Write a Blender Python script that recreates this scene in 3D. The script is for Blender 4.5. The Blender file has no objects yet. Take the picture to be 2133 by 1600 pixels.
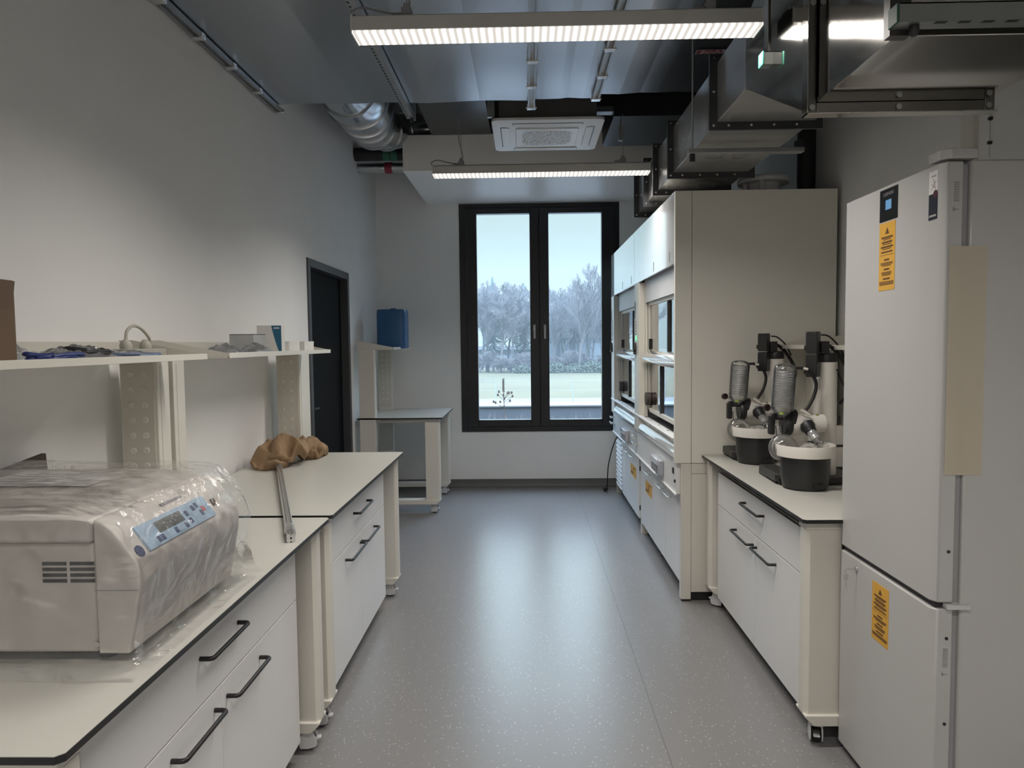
import bpy, math, random
from math import sin, cos, pi, radians
from mathutils import Vector, Matrix, Quaternion, noise

S = bpy.context.scene
C = S.collection
random.seed(7)

# ------------------------------------------------------------------ camera
H = 1.58
def camera():
    p, y, r = radians(3.31513), radians(1.17724), radians(0.63)
    f = Vector((-sin(y)*cos(p), cos(y)*cos(p), -sin(p)))
    rt = Vector((cos(y), sin(y), 0)); up = rt.cross(f)
    r2 = rt*cos(r) - up*sin(r); u2 = rt*sin(r) + up*cos(r)
    m = Matrix((r2, u2, -f)).transposed().to_4x4(); m.translation = (0, 0, H)
    d = bpy.data.cameras.new('camera'); d.sensor_width = 36; d.sensor_fit = 'HORIZONTAL'
    d.lens = 1479/2133*36; d.clip_start = .05; d.clip_end = 900
    o = bpy.data.objects.new('camera', d); C.objects.link(o); o.matrix_world = m
    S.camera = o
camera()

# ------------------------------------------------------------------ materials
def nt(name):
    m = bpy.data.materials.new(name); m.use_nodes = True
    n = m.node_tree.nodes; n.clear(); return m, n, m.node_tree.links
def lin(c):
    return tuple((x/12.92 if x <= .04045 else ((x+.055)/1.055)**2.4) for x in (v/255 for v in c))
def M(name, col, rough=.5, metal=0., var=.05, scale=6., bump=0., bscale=80., spec=.5, stretch=(1, 1, 1), rvar=0., coat=0.):
    m, n, l = nt(name)
    out = n.new('ShaderNodeOutputMaterial'); b = n.new('ShaderNodeBsdfPrincipled')
    tc = n.new('ShaderNodeTexCoord'); mp = n.new('ShaderNodeMapping'); mp.inputs['Scale'].default_value = stretch
    nz = n.new('ShaderNodeTexNoise'); nz.inputs['Scale'].default_value = scale; nz.inputs['Detail'].default_value = 5
    cr = n.new('ShaderNodeValToRGB')
    cr.color_ramp.elements[0].position = .3; cr.color_ramp.elements[1].position = .7
    cr.color_ramp.elements[0].color = (*[c*(1-var) for c in col], 1); cr.color_ramp.elements[1].color = (*[min(1, c*(1+var)) for c in col], 1)
    l.new(tc.outputs['Object'], mp.inputs[0]); l.new(mp.outputs[0], nz.inputs['Vector'])
    l.new(nz.outputs['Fac'], cr.inputs[0]); l.new(cr.outputs[0], b.inputs['Base Color'])
    b.inputs['Roughness'].default_value = rough; b.inputs['Metallic'].default_value = metal
    b.inputs['Specular IOR Level'].default_value = spec; b.inputs['Coat Weight'].default_value = coat
    if rvar:
        mr = n.new('ShaderNodeMapRange'); mr.inputs[3].default_value = max(.02, rough-rvar); mr.inputs[4].default_value = rough+rvar
        l.new(nz.outputs['Fac'], mr.inputs[0]); l.new(mr.outputs[0], b.inputs['Roughness'])
    if bump:
        n2 = n.new('ShaderNodeTexNoise'); n2.inputs['Scale'].default_value = bscale; n2.inputs['Detail'].default_value = 4
        bp = n.new('ShaderNodeBump'); bp.inputs['Strength'].default_value = bump; bp.inputs['Distance'].default_value = .01
        l.new(mp.outputs[0], n2.inputs['Vector']); l.new(n2.outputs['Fac'], bp.inputs['Height']); l.new(bp.outputs[0], b.inputs['Normal'])
    l.new(b.outputs[0], out.inputs[0]); return m
def M_glass(name, tint=(1, 1, 1), white=0., rough=.02, ior=1.45, gain=1.0, bump=0., bscale=10., stretch=(1, 1, 1)):
    m, n, l = nt(name)
    out = n.new('ShaderNodeOutputMaterial'); tr = n.new('ShaderNodeBsdfTransparent'); tr.inputs[0].default_value = (*tint, 1)
    gl = n.new('ShaderNodeBsdfGlossy'); gl.inputs['Roughness'].default_value = rough; gl.inputs[0].default_value = (1, 1, 1, 1)
    fr = n.new('ShaderNodeFresnel'); fr.inputs[0].default_value = ior
    mu = n.new('ShaderNodeMath'); mu.operation = 'MULTIPLY'; mu.use_clamp = True; mu.inputs[1].default_value = gain
    mx = n.new('ShaderNodeMixShader'); l.new(fr.outputs[0], mu.inputs[0]); l.new(mu.outputs[0], mx.inputs[0])
    last = tr.outputs[0]
    tc = n.new('ShaderNodeTexCoord'); mp = n.new('ShaderNodeMapping'); mp.inputs['Scale'].default_value = stretch
    l.new(tc.outputs['Object'], mp.inputs[0])
    nz = n.new('ShaderNodeTexNoise'); nz.inputs['Scale'].default_value = bscale; nz.inputs['Detail'].default_value = 4; l.new(mp.outputs[0], nz.inputs['Vector'])
    if bump:
        nz.inputs['Distortion'].default_value = 1.2
        bp = n.new('ShaderNodeBump'); bp.inputs['Strength'].default_value = bump; bp.inputs['Distance'].default_value = .02
        l.new(nz.outputs['Fac'], bp.inputs['Height']); l.new(bp.outputs[0], gl.inputs['Normal']); l.new(bp.outputs[0], fr.inputs['Normal'])
    if white:
        df = n.new('ShaderNodeBsdfDiffuse'); df.inputs[0].default_value = (.85, .86, .88, 1)
        m2 = n.new('ShaderNodeMixShader'); m2.inputs[0].default_value = white
        mm = n.new('ShaderNodeMath'); mm.operation = 'MULTIPLY'; mm.inputs[1].default_value = white*2; l.new(nz.outputs['Fac'], mm.inputs[0]); l.new(mm.outputs[0], m2.inputs[0])
        l.new(tr.outputs[0], m2.inputs[1]); l.new(df.outputs[0], m2.inputs[2]); last = m2.outputs[0]
    l.new(last, mx.inputs[1]); l.new(gl.outputs[0], mx.inputs[2]); l.new(mx.outputs[0], out.inputs[0]); return m
def M_tape(name, col, mix):
    m, n, l = nt(name)
    out = n.new('ShaderNodeOutputMaterial'); tr = n.new('ShaderNodeBsdfTransparent'); d = n.new('ShaderNodeBsdfPrincipled'); d.inputs['Base Color'].default_value = (*col, 1); d.inputs['Roughness'].default_value = .4
    x = n.new('ShaderNodeMixShader'); x.inputs[0].default_value = mix; l.new(tr.outputs[0], x.inputs[1]); l.new(d.outputs[0], x.inputs[2]); l.new(x.outputs[0], out.inputs[0]); return m
def M_emit(name, col, strength):
    m, n, l = nt(name)
    out = n.new('ShaderNodeOutputMaterial'); e = n.new('ShaderNodeEmission'); e.inputs[0].default_value = (*col, 1); e.inputs[1].default_value = strength
    l.new(e.outputs[0], out.inputs[0]); return m
def M_led(name, strength, low, cells=26.5):
    """lens strip: rows of bright cells with dimmer ribs between them"""
    m, n, l = nt(name)
    out = n.new('ShaderNodeOutputMaterial'); e = n.new('ShaderNodeEmission'); e.inputs[0].default_value = (1, .945, .87, 1)
    tc = n.new('ShaderNodeTexCoord'); sp = n.new('ShaderNodeSeparateXYZ'); l.new(tc.outputs['Object'], sp.inputs[0])
    a = n.new('ShaderNodeMath'); a.operation = 'MULTIPLY'; a.inputs[1].default_value = cells*1.4; l.new(sp.outputs[0], a.inputs[0])
    f = n.new('ShaderNodeMath'); f.operation = 'FRACT'; l.new(a.outputs[0], f.inputs[0])
    p = n.new('ShaderNodeMath'); p.operation = 'PINGPONG'; p.inputs[1].default_value = .5; l.new(f.outputs[0], p.inputs[0])
    mr = n.new('ShaderNodeMapRange'); mr.interpolation_type = 'SMOOTHSTEP'
    mr.inputs[1].default_value = .14; mr.inputs[2].default_value = .34; mr.inputs[3].default_value = low; mr.inputs[4].default_value = strength
    l.new(p.outputs[0], mr.inputs[0]); l.new(mr.outputs[0], e.inputs[1]); l.new(e.outputs[0], out.inputs[0]); return m
def M_floor(name):
    m, n, l = nt(name)
    out = n.new('ShaderNodeOutputMaterial'); b = n.new('ShaderNodeBsdfPrincipled'); tc = n.new('ShaderNodeTexCoord')
    nz = n.new('ShaderNodeTexNoise'); nz.inputs['Scale'].default_value = 14.; nz.inputs['Detail'].default_value = 8
    cr = n.new('ShaderNodeValToRGB'); cr.color_ramp.elements[0].color = (.205, .202, .204, 1); cr.color_ramp.elements[1].color = (.213, .210, .212, 1)
    l.new(tc.outputs['Object'], nz.inputs['Vector']); l.new(nz.outputs['Fac'], cr.inputs[0])
    last = cr.outputs[0]
    for sc, thr, col in ((75, .17, (.60, .59, .57)), (110, .16, (.22, .22, .225)), (45, .09, (.72, .71, .69))):
        v = n.new('ShaderNodeTexVoronoi'); v.inputs['Scale'].default_value = sc; l.new(tc.outputs['Object'], v.inputs['Vector'])
        lt = n.new('ShaderNodeMath'); lt.operation = 'LESS_THAN'; lt.inputs[1].default_value = thr; l.new(v.outputs['Distance'], lt.inputs[0])
        w = n.new('ShaderNodeTexWhiteNoise'); l.new(v.outputs['Position'], w.inputs['Vector'])
        g = n.new('ShaderNodeMath'); g.operation = 'GREATER_THAN'; g.inputs[1].default_value = .72; l.new(w.outputs['Value'], g.inputs[0])
        k = n.new('ShaderNodeMath'); k.operation = 'MULTIPLY'; l.new(lt.outputs[0], k.inputs[0]); l.new(g.outputs[0], k.inputs[1])
        mx = n.new('ShaderNodeMix'); mx.data_type = 'RGBA'; mx.inputs[7].default_value = (*col, 1)
        l.new(k.outputs[0], mx.inputs[0]); l.new(last, mx.inputs[6]); last = mx.outputs[2]
    l.new(last, b.inputs['Base Color'])
    mr = n.new('ShaderNodeMapRange'); mr.inputs[3].default_value = .27; mr.inputs[4].default_value = .29
    l.new(nz.outputs['Fac'], mr.inputs[0]); l.new(mr.outputs[0], b.inputs['Roughness']); b.inputs['Specular IOR Level'].default_value = .46
    n2 = n.new('ShaderNodeTexNoise'); n2.inputs['Scale'].default_value = 220; l.new(tc.outputs['Object'], n2.inputs['Vector'])
    bp = n.new('ShaderNodeBump'); bp.inputs['Strength'].default_value = .12; bp.inputs['Distance'].default_value = .004; l.new(n2.outputs['Fac'], bp.inputs['Height']); l.new(bp.outputs[0], b.inputs['Normal'])
    l.new(b.outputs[0], out.inputs[0]); return m

WALL = M('wall_paint', (.84, .84, .83), .75, var=.015, scale=3, bump=.05, bscale=160)
CEIL = M('concrete', (.20, .20, .20), .9, var=.1)
FLOOR = M_floor('vinyl_floor')
SKIRT = M('skirting_vinyl', (.10, .10, .10), .5)
CREAM = M('cream_metal', (.64, .62, .56), .38, var=.015)
CREAM2 = M('hood_cladding', (.77, .75, .68), .45, var=.015)
WHITE = M('white_laminate', (.70, .70, .70), .38, var=.01)
FRIDGE = M('white_enamel', (.45, .448, .44), .32, var=.01)
GLOSSW = M('gloss_white_panel', (.66, .67, .68), .12, var=.01, coat=1.)
TOPW = M('worktop_laminate', (.52, .515, .475), .34, var=.015, scale=20)
BLACK = M('black_core', (.012, .012, .012), .45)
BLACKP = M('black_plastic', (.016, .016, .017), .42, bump=.05, bscale=300)
BLACKR = M('black_rubber', (.012, .012, .012), .6)
HANDLE = M('black_handle', (.008, .008, .008), .38)
CHROME = M('brushed_chrome', (.75, .75, .74), .22, 1.)
ALU = M('aluminium', (.62, .62, .61), .32, 1., bump=.04, stretch=(1, 1, 1))
GALV = M('galvanised_sheet', (.43, .45, .475), .30, .95, var=.05, scale=1.6, rvar=.03, stretch=(1, .25, 1))
GALV2 = M('galvanised_round', (.52, .54, .56), .22, 1., var=.1, scale=9)
STEEL = M('stainless_sheet', (.50, .485, .46), .09, 1., var=.08, scale=4, rvar=.03, bump=.015, bscale=3)
PVC = M('grey_duct', (.40, .40, .39), .22, .5, var=.06, scale=4)
PVCD = M('dark_flange', (.055, .056, .06), .35, .3)
STRUT = M('strut_rail', (.40, .41, .41), .42, .9, var=.1)
DARKM = M('dark_insulation', (.02, .02, .022), .6, bump=.1, bscale=20)
WINF = M('window_frame', (.010, .010, .013), .32)
DOORM = M('door_black', (.004, .004, .005), .7, spec=.12)
DOORF = M('door_frame', (.05, .052, .055), .45)
LAMPH = M('lamp_housing', (.62, .61, .58), .45)
GREYP = M('grey_plastic', (.30, .30, .31), .45)
LGREY = M('light_grey_plastic', (.55, .55, .56), .4)
DEVW = M('device_white', (.72, .69, .64), .4, var=.01)
DEVG = M('device_beige', (.62, .585, .55), .45, var=.015)
BLUE = M('blue_plastic', (.025, .10, .24), .38)
PANELB = M('membrane_blue', (.34, .47, .62), .3)
NAVY = M('navy_print', (.03, .045, .13), .5)
YELLOW = M('yellow_sticker', (.62, .34, .045), .5, var=.02)
BROWNP = M('sticker_print', (.10, .045, .01), .6)
KRAFT = M('kraft_paper', (.25, .16, .088), .8, var=.10, scale=14, bump=.2, bscale=22)
CARD = M('cardboard', (.125, .082, .054), .85, var=.06, bump=.08, bscale=60)
CARDD = M('dark_cardboard', (.06, .045, .035), .85)
PAPER = M('white_paper', (.72, .71, .69), .7)
RED = M('red_label', (.30, .03, .05), .5)
GREEN = M('green_label', (.02, .12, .07), .5)
GREENC = M('green_cap', (.10, .75, .50), .5)
TEAL = M('teal_print', (.02, .12, .22), .5)
TAPE = M_tape('beige_tape', (.66, .60, .48), .55)
GLASS = M_glass('window_glass', (.97, .99, .99), rough=.0, gain=.2)
SASHG = M_glass('sash_glass', (.80, .84, .86), rough=.01, gain=1.6)
LABG = M_glass('lab_glass', (.975, .98, .975), white=.05, rough=.05, gain=1.5)
COILG = M_glass('coil_glass', (.96, .965, .96), white=.42, rough=.05, gain=1.6)
FILM = M_glass('plastic_film', (.99, .99, .99), white=.045, rough=.09, gain=.75, bump=.75, bscale=7., stretch=(1, 1, 1.5))
BAG = M_glass('clear_bag', (.97, .975, .98), white=.15, rough=.15, gain=1.3, bump=.6, bscale=16)
LED = M_led('led_lens', 1.0, .38)
GLOWG = M_emit('green_indicator', (.12, .9, .32), 1.1)
SCREENB = M_emit('blue_display', (.13, .28, .46), .55)
LCD = M('lcd_display', (.075, .08, .07), .15)
ZRED = RED
BARK = M('bark', (0.094, 0.086, 0.090), .9, var=.2)
TWIG = M('twigs', (0.161, 0.149, 0.157), .9, var=.2)
NEEDLE = M('conifer_needles', (.13, .18, .18), .9, var=.3)
SHRUB = M('shrub_leaves', (0.068, 0.080, 0.064), .9, var=.3, scale=2)
GRASS = M('lawn', (0.051, 0.044, 0.020), .95, var=.18, scale=.12)
CONC = M('pale_concrete', (0.084, 0.084, 0.087), .9, var=.08, scale=.3)
DRYG = M('dry_grass', (0.165, 0.143, 0.120), .95, var=.25)
SOIL = M('roof_substrate', (0.084, 0.070, 0.066), .95, var=.25, scale=9)
ZINC = M('zinc_parapet', (0.072, 0.080, 0.092), .5, .2)
COPING = M('pale_coping', (0.108, 0.116, 0.119), .5)
HALLW = M('hall_wall', (0.108, 0.119, 0.137), .8)
HALLR = M('hall_roof', (0.187, 0.194, 0.206), .7)

# ------------------------------------------------------------------ mesh helper
def origin(o):
    v = Vector((0, 0, 0))
    while o is not None:
        v += o.location; o = o.parent
    return v
def frame_of(d):
    d = Vector(d).normalized()
    a = Vector((0, 0, 1)) if abs(d.z) < .95 else Vector((0, 1, 0))
    u = d.cross(a).normalized(); return u, d.cross(u).normalized()
class MB:
    def __init__(s): s.v = []; s.f = []; s.m = []; s.k = 0
    def _add(s, vs, fs):
        b = len(s.v); s.v += [Vector(x) for x in vs]; s.f += [[b+i for i in f] for f in fs]; s.m += [s.k]*len(fs); return s
    def box(s, x0, x1, y0, y1, z0, z1, rot=None, piv=None):
        vs = [Vector((x, y, z)) for z in (z0, z1) for y in (y0, y1) for x in (x0, x1)]
        if rot is not None:
            p = Vector(piv) if piv else Vector(((x0+x1)/2, (y0+y1)/2, (z0+z1)/2)); vs = [p+rot @ (v-p) for v in vs]
        return s._add(vs, [(0, 2, 3, 1), (4, 5, 7, 6), (0, 1, 5, 4), (2, 6, 7, 3), (0, 4, 6, 2), (1, 3, 7, 5)])
    def rings(s, rings, cap0=True, cap1=True, closed=False):
        n = len(rings[0]); vs = [p for r in rings for p in r]; fs = []
        R_ = len(rings)
        for i in range(R_ if closed else R_-1):
            j = (i+1) % R_
            for k in range(n): fs.append((i*n+k, i*n+(k+1) % n, j*n+(k+1) % n, j*n+k))
        if not closed:
            if cap0: fs.append(tuple(range(n-1, -1, -1)))
            if cap1: fs.append(tuple(range((R_-1)*n, R_*n)))
        return s._add(vs, fs)
    def tube(s, pts, r, n=10, caps=True, rot=0.):
        pts = [Vector(p) for p in pts]; rs = r if isinstance(r, (list, tuple)) else [r]*len(pts)
        out = []; u = None
        for i, p in enumerate(pts):
            d = (pts[min(i+1, len(pts)-1)]-pts[max(i-1, 0)])
            d = d.normalized() if d.length > 1e-9 else Vector((0, 0, 1))
            if u is None: u, w = frame_of(d)
            else:
                u = (u-d*u.dot(d)); u = u.normalized() if u.length > 1e-6 else frame_of(d)[0]; w = d.cross(u)
            out.append([p+(u*cos(2*pi*k/n+rot)+w*sin(2*pi*k/n+rot))*rs[i] for k in range(n)])
        return s.rings(out, caps, caps)
    def cyl(s, p0, p1, r0, r1=None, n=20): return s.tube([p0, p1], [r0, r0 if r1 is None else r1], n)
    def lathe(s, c, prof, n=32, axis=(0, 0, 1), cap0=True, cap1=True):
        c = Vector(c); d = Vector(axis).normalized(); u, w = frame_of(d)
        return s.rings([[c+d*h+(u*cos(2*pi*k/n)+w*sin(2*pi*k/n))*r for k in range(n)] for r, h in prof], cap0, cap1)
    def prism(s, poly, a, b, axis='y'):
        """poly: 2-D outline; extruded from a to b along the axis (y: poly is x,z; x: poly is y,z; z: poly is x,y)"""
        f = {'y': lambda p, t: (p[0], t, p[1]), 'x': lambda p, t: (t, p[0], p[1]), 'z': lambda p, t: (p[0], p[1], t)}[axis]
        n = len(poly); vs = [f(p, a) for p in poly]+[f(p, b) for p in poly]
        fs = [tuple(range(n-1, -1, -1)), tuple(range(n, 2*n))]+[(i, (i+1) % n, n+(i+1) % n, n+i) for i in range(n)]
        return s._add(vs, fs)
    def quad(s, a, b, c, d): return s._add([a, b, c, d], [(0, 1, 2, 3)])
    def grid(s, fn, nu, nv):
        vs = [fn(i/nu, j/nv) for i in range(nu+1) for j in range(nv+1)]
        return s._add(vs, [(i*(nv+1)+j, (i+1)*(nv+1)+j, (i+1)*(nv+1)+j+1, i*(nv+1)+j+1) for i in range(nu) for j in range(nv)])
    def sphere(s, c, r, n=20, m=12, sz=(1, 1, 1)):
        c = Vector(c)
        rings = [[c+Vector((cos(2*pi*k/n)*sin(pi*j/m)*r*sz[0], sin(2*pi*k/n)*sin(pi*j/m)*r*sz[1], -cos(pi*j/m)*r*sz[2])) for k in range(n)] for j in range(1, m)]
        return s.rings(rings)
    def build(s, name, mats, parent=None, smooth=None, bevel=0., loc=None, seg=2):
        me = bpy.data.meshes.new(name); o = bpy.data.objects.new(name, me); C.objects.link(o)
        if parent is not None: o.parent = parent; off = origin(parent)
        else: off = Vector(loc) if loc is not None else Vector((0, 0, 0)); o.location = off
        me.from_pydata([v-off for v in s.v], [], s.f); me.update()
        for m in (mats if isinstance(mats, (list, tuple)) else [mats]): me.materials.append(m)
        me.polygons.foreach_set('material_index', s.m)
        import bmesh
        bm = bmesh.new(); bm.from_mesh(me); bmesh.ops.recalc_face_normals(bm, faces=bm.faces); bm.to_mesh(me); bm.free()
        if smooth is not None:
            me.shade_smooth(); me.set_sharp_from_angle(angle=radians(smooth))
        if bevel:
            b = o.modifiers.new('bevel', 'BEVEL'); b.width = bevel; b.segments = seg; b.limit_method = 'ANGLE'; b.angle_limit = radians(40)
            if smooth is None: me.shade_smooth(); me.set_sharp_from_angle(angle=radians(35))
        return o
def B(*a, **k): return MB().box(*a, **k)
def tag(o, label, cat, group=None, kind=None):
    o['label'] = label; o['category'] = cat
    if group: o['group'] = group
    if kind: o['kind'] = kind
    return o
def thing(name, loc, label, cat, group=None):
    o = bpy.data.objects.new(name, None); C.objects.link(o); o.location = loc; o.empty_display_size = .1
    return tag(o, label, cat, group)
def struct(mb, name, mat, parent=None, **k):
    o = mb.build(name, mat, parent, **k)
    if parent is None: o['kind'] = 'structure'
    return o
def children(o): return [c for c in bpy.data.objects if c.parent == o]
def copy_tree(o, parent=None):
    c = o.copy(); C.objects.link(c)
    if parent is not None: c.parent = parent
    for ch in children(o): copy_tree(ch, c)
    return c
def text(name, s, size, mat, parent, origin_pt, xdir, ydir, align='CENTER', depth=.0006):
    cu = bpy.data.curves.new(name, 'FONT'); cu.body = s; cu.size = size; cu.align_x = align; cu.align_y = 'CENTER'; cu.extrude = depth
    t = bpy.data.objects.new(name, cu); C.objects.link(t)
    dg = bpy.context.evaluated_depsgraph_get(); me = bpy.data.meshes.new_from_object(t.evaluated_get(dg))
    bpy.data.objects.remove(t); bpy.data.curves.remove(cu)
    x = Vector(xdir).normalized(); y = Vector(ydir).normalized(); z = x.cross(y)
    me.transform(Matrix((x, y, z)).transposed().to_4x4())
    me.materials.clear(); me.materials.append(mat)
    o = bpy.data.objects.new(name, me); C.objects.link(o)
    if parent is not None: o.parent = parent; o.location = Vector(origin_pt)-origin(parent)
    else: o.location = origin_pt
    return o
def arc(c, r, a0, a1, n, u, w):
    c = Vector(c); u = Vector(u); w = Vector(w)
    return [c+u*(r*cos(a0+(a1-a0)*i/n))+w*(r*sin(a0+(a1-a0)*i/n)) for i in range(n+1)]
def smoothpath(pts, n=6):
    pts = [Vector(p) for p in pts]; P = [pts[0]]+pts+[pts[-1]]; out = []
    for i in range(1, len(P)-2):
        a, b, c, d = P[i-1:i+3]
        for k in range(n):
            t = k/n; out.append(.5*((2*b)+(c-a)*t+(2*a-5*b+4*c-d)*t*t+(3*b-a-3*c+d)*t**3))
    return out+[pts[-1]]

# ------------------------------------------------------------------ the room
XL, XR, YF, YB, ZC = -1.605, 1.86, 7.72, -4.2, 3.9
WX0, WX1, WZ0, WZ1 = -.711, 1.008, .612, 3.072
DY0, DY1, DZ1 = 5.215, 6.42, 2.222
struct(B(XL-.3, XR+.3, YB-.2, YF+.3, -.2, 0), 'floor', FLOOR)
struct(B(XL-.3, XR+.3, YB-.2, YF+.3, ZC, ZC+.2), 'ceiling', CEIL)
w = B(XL-.25, XL, YB, DY0, 0, ZC); w.box(XL-.25, XL, DY1, YF+.25, 0, ZC); w.box(XL-.25, XL, DY0, DY1, DZ1, ZC)
struct(w, 'wall_left', WALL)
struct(B(XR, XR+.25, YB, YF+.25, 0, ZC), 'wall_right', WALL)
struct(B(XL-.3, XR+.3, YB-.2, YB, 0, ZC), 'wall_back', WALL)
w = B(XL, WX0, YF, YF+.25, 0, ZC); w.box(WX1, XR, YF, YF+.25, 0, ZC); w.box(WX0, WX1, YF, YF+.25, 0, WZ0); w.box(WX0, WX1, YF, YF+.25, WZ1, ZC)
struct(w, 'wall_far', WALL)
prof = [(YF, 0), (YF-.035, 0), (YF-.034, .004), (YF-.018, .012), (YF-.008, .03), (YF-.004, .09), (YF, .09)]
struct(MB().prism(prof, XL, XR, 'x'), 'baseboard_far', SKIRT, smooth=30)
for nm, x, d, segs in (('baseboard_left', XL, 1, ((YB, DY0-.05), (DY1+.05, YF-.04))), ('baseboard_right', XR, -1, ((YB, YF-.04),))):
    mb = MB()
    for a, b in segs: mb.prism([(x, 0), (x+.016*d, 0), (x+.006*d, .02), (x+.004*d, .09), (x, .09)], a, b, 'y')
    struct(mb, nm, SKIRT)
struct(B(.527, .5295, 1.0, 7.6, .0002, .0008), 'trim_1', M('weld_seam', (.10, .10, .105), .4))
# window: outer frame, two tilt-and-turn sashes, glass, handles
o = bpy.data.objects.new('window_1', None); C.objects.link(o); o.location = (.148, YF, WZ0); o['kind'] = 'structure'; win = o
B(.142, .154, YF+.0, YF+.06, WZ0+.056, WZ1-.046).build('mullion', WINF, win)
mb = MB(); a, b = YF-.012, YF+.07
for r in ((WX0, WX0+.075, WZ0, WZ1), (WX1-.075, WX1, WZ0, WZ1)): mb.box(r[0], r[1], a, b, r[2], r[3])
for r in ((WX0+.075, WX1-.075, WZ0, WZ0+.055), (WX0+.075, WX1-.075, WZ1-.045, WZ1)): mb.box(r[0], r[1], a, b, r[2], r[3])
mb.build('frame', WINF, win, bevel=.003)
for gx0, gx1 in ((-.523, .047), (.25, .818)):
    mb = MB(); sx0 = WX0+.078 if gx0 < 0 else .1505; sx1 = .1455 if gx0 < 0 else WX1-.078
    mb.box(sx0, gx0, a-.014, b-.01, WZ0+.058, WZ1-.048); mb.box(gx1, sx1, a-.014, b-.01, WZ0+.058, WZ1-.048)
    mb.box(gx0, gx1, a-.014, b-.01, WZ0+.058, .744); mb.box(gx0, gx1, a-.014, b-.01, 2.964, WZ1-.048)
    sash = mb.build('sash', WINF, win, bevel=.004)
    B(gx0, gx1, YF+.03, YF+.036, .744, 2.964).build('pane', GLASS, sash)
    hx = .092 if gx0 < 0 else .202
    mb = MB(); mb.box(hx-.014, hx+.014, a-.022, a-.014, 1.71, 1.775); mb.cyl((hx, a-.02, 1.75), (hx, a-.055, 1.75), .009, n=12)
    mb.box(hx-.011, hx+.011, a-.066, a-.05, 1.62, 1.762)
    mb.build('handle', M('window_handle', (.32, .31, .31), .3, .8), sash, bevel=.004)
mb = B(WX0, WX1, YF+.15, YF+.32, WZ0-.03, WZ0-.005); struct(mb, 'window_sill', ZINC)
# door in the left wall
dr = bpy.data.objects.new('door_1', None); C.objects.link(dr); dr.location = (XL, (DY0+DY1)/2, 0); dr['kind'] = 'structure'
mb = MB(); x0, x1 = XL-.12, XL+.012
mb.box(x0, x1, DY0, DY0+.06, 0, DZ1); mb.box(x0, x1, DY1-.06, DY1, 0, DZ1); mb.box(x0, x1, DY0+.06, DY1-.06, DZ1-.06, DZ1)
mb.build('door_frame', DOORF, dr, bevel=.003)
leaf = B(XL-.10, XL-.055, DY0+.063, DY1-.063, .008, DZ1-.063).build('door_leaf', DOORM, dr)
mb = MB(); mb.cyl((XL-.055, 5.36, 1.09), (XL-.012, 5.36, 1.09), .01, n=10); mb.cyl((XL-.014, 5.36, 1.09), (XL-.014, 5.48, 1.09), .009, n=10); mb.box(XL-.056, XL-.05, 5.335, 5.385, 1.0, 1.13)
mb.build('handle', M('door_handle', (.04, .04, .042), .35, .5), leaf)
struct(B(XL-.26, XL-.2, DY0-.1, DY1+.1, 0, DZ1+.1), 'wall_behind_door', DOORM)
# soffit box in front of the window
struct(B(-1.055, 1.30, 6.24, YF-.002, 3.078, 3.385), 'trim_2', M('soffit_board', (.88, .875, .85), .42, var=.01), bevel=.002)

# ------------------------------------------------------------------ benches
def caster(parent, x, y, z, ang=0., mat=LGREY, wm=BLACKR, s=1., lever=True):
    """swivel caster under (x,y), its plate at height z"""
    r = .030*s; R_ = Matrix.Rotation(ang, 3, 'Z'); P = lambda v: Vector((x, y, 0))+R_ @ Vector(v)
    mb = MB()
    for t in (-1, 1):
        pts = [(-.034*s, r+.0), (-.030*s, .012), (.002, .008), (.030*s, .014), (.036*s, r), (.034*s, r+.018), (.018*s, z-.006), (-.022*s, z-.006), (-.033*s, r+.014)]
        lo = [P((px, t*.019*s, pz)) for px, pz in pts]; hi = [P((px, t*.025*s, pz)) for px, pz in pts]
        mb.rings([lo, hi])
    pts = [(-.022*s, z-.014), (.022*s, z-.014), (.024*s, z), (-.024*s, z)]
    mb.rings([[P((px, -.026*s, pz)) for px, pz in pts], [P((px, .026*s, pz)) for px, pz in pts]])
    if lever: mb.rings([[P((px, -.012, pz)) for px, pz in ((.030*s, r+.004), (.050*s, r+.010), (.050*s, r+.017), (.030*s, r+.016))], [P((px, .012, pz)) for px, pz in ((.030*s, r+.004), (.050*s, r+.010), (.050*s, r+.017), (.030*s, r+.016))]])
    c = mb.build('caster', mat, parent, bevel=.0025)
    MB().lathe(P((0, -.017*s, r)), [(r-.006, 0), (r, .004), (r, .03*s), (r-.006, .034*s)], n=20, axis=R_ @ Vector((0, 1, 0))).build('wheel', wm, c, smooth=40)
    return c
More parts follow.
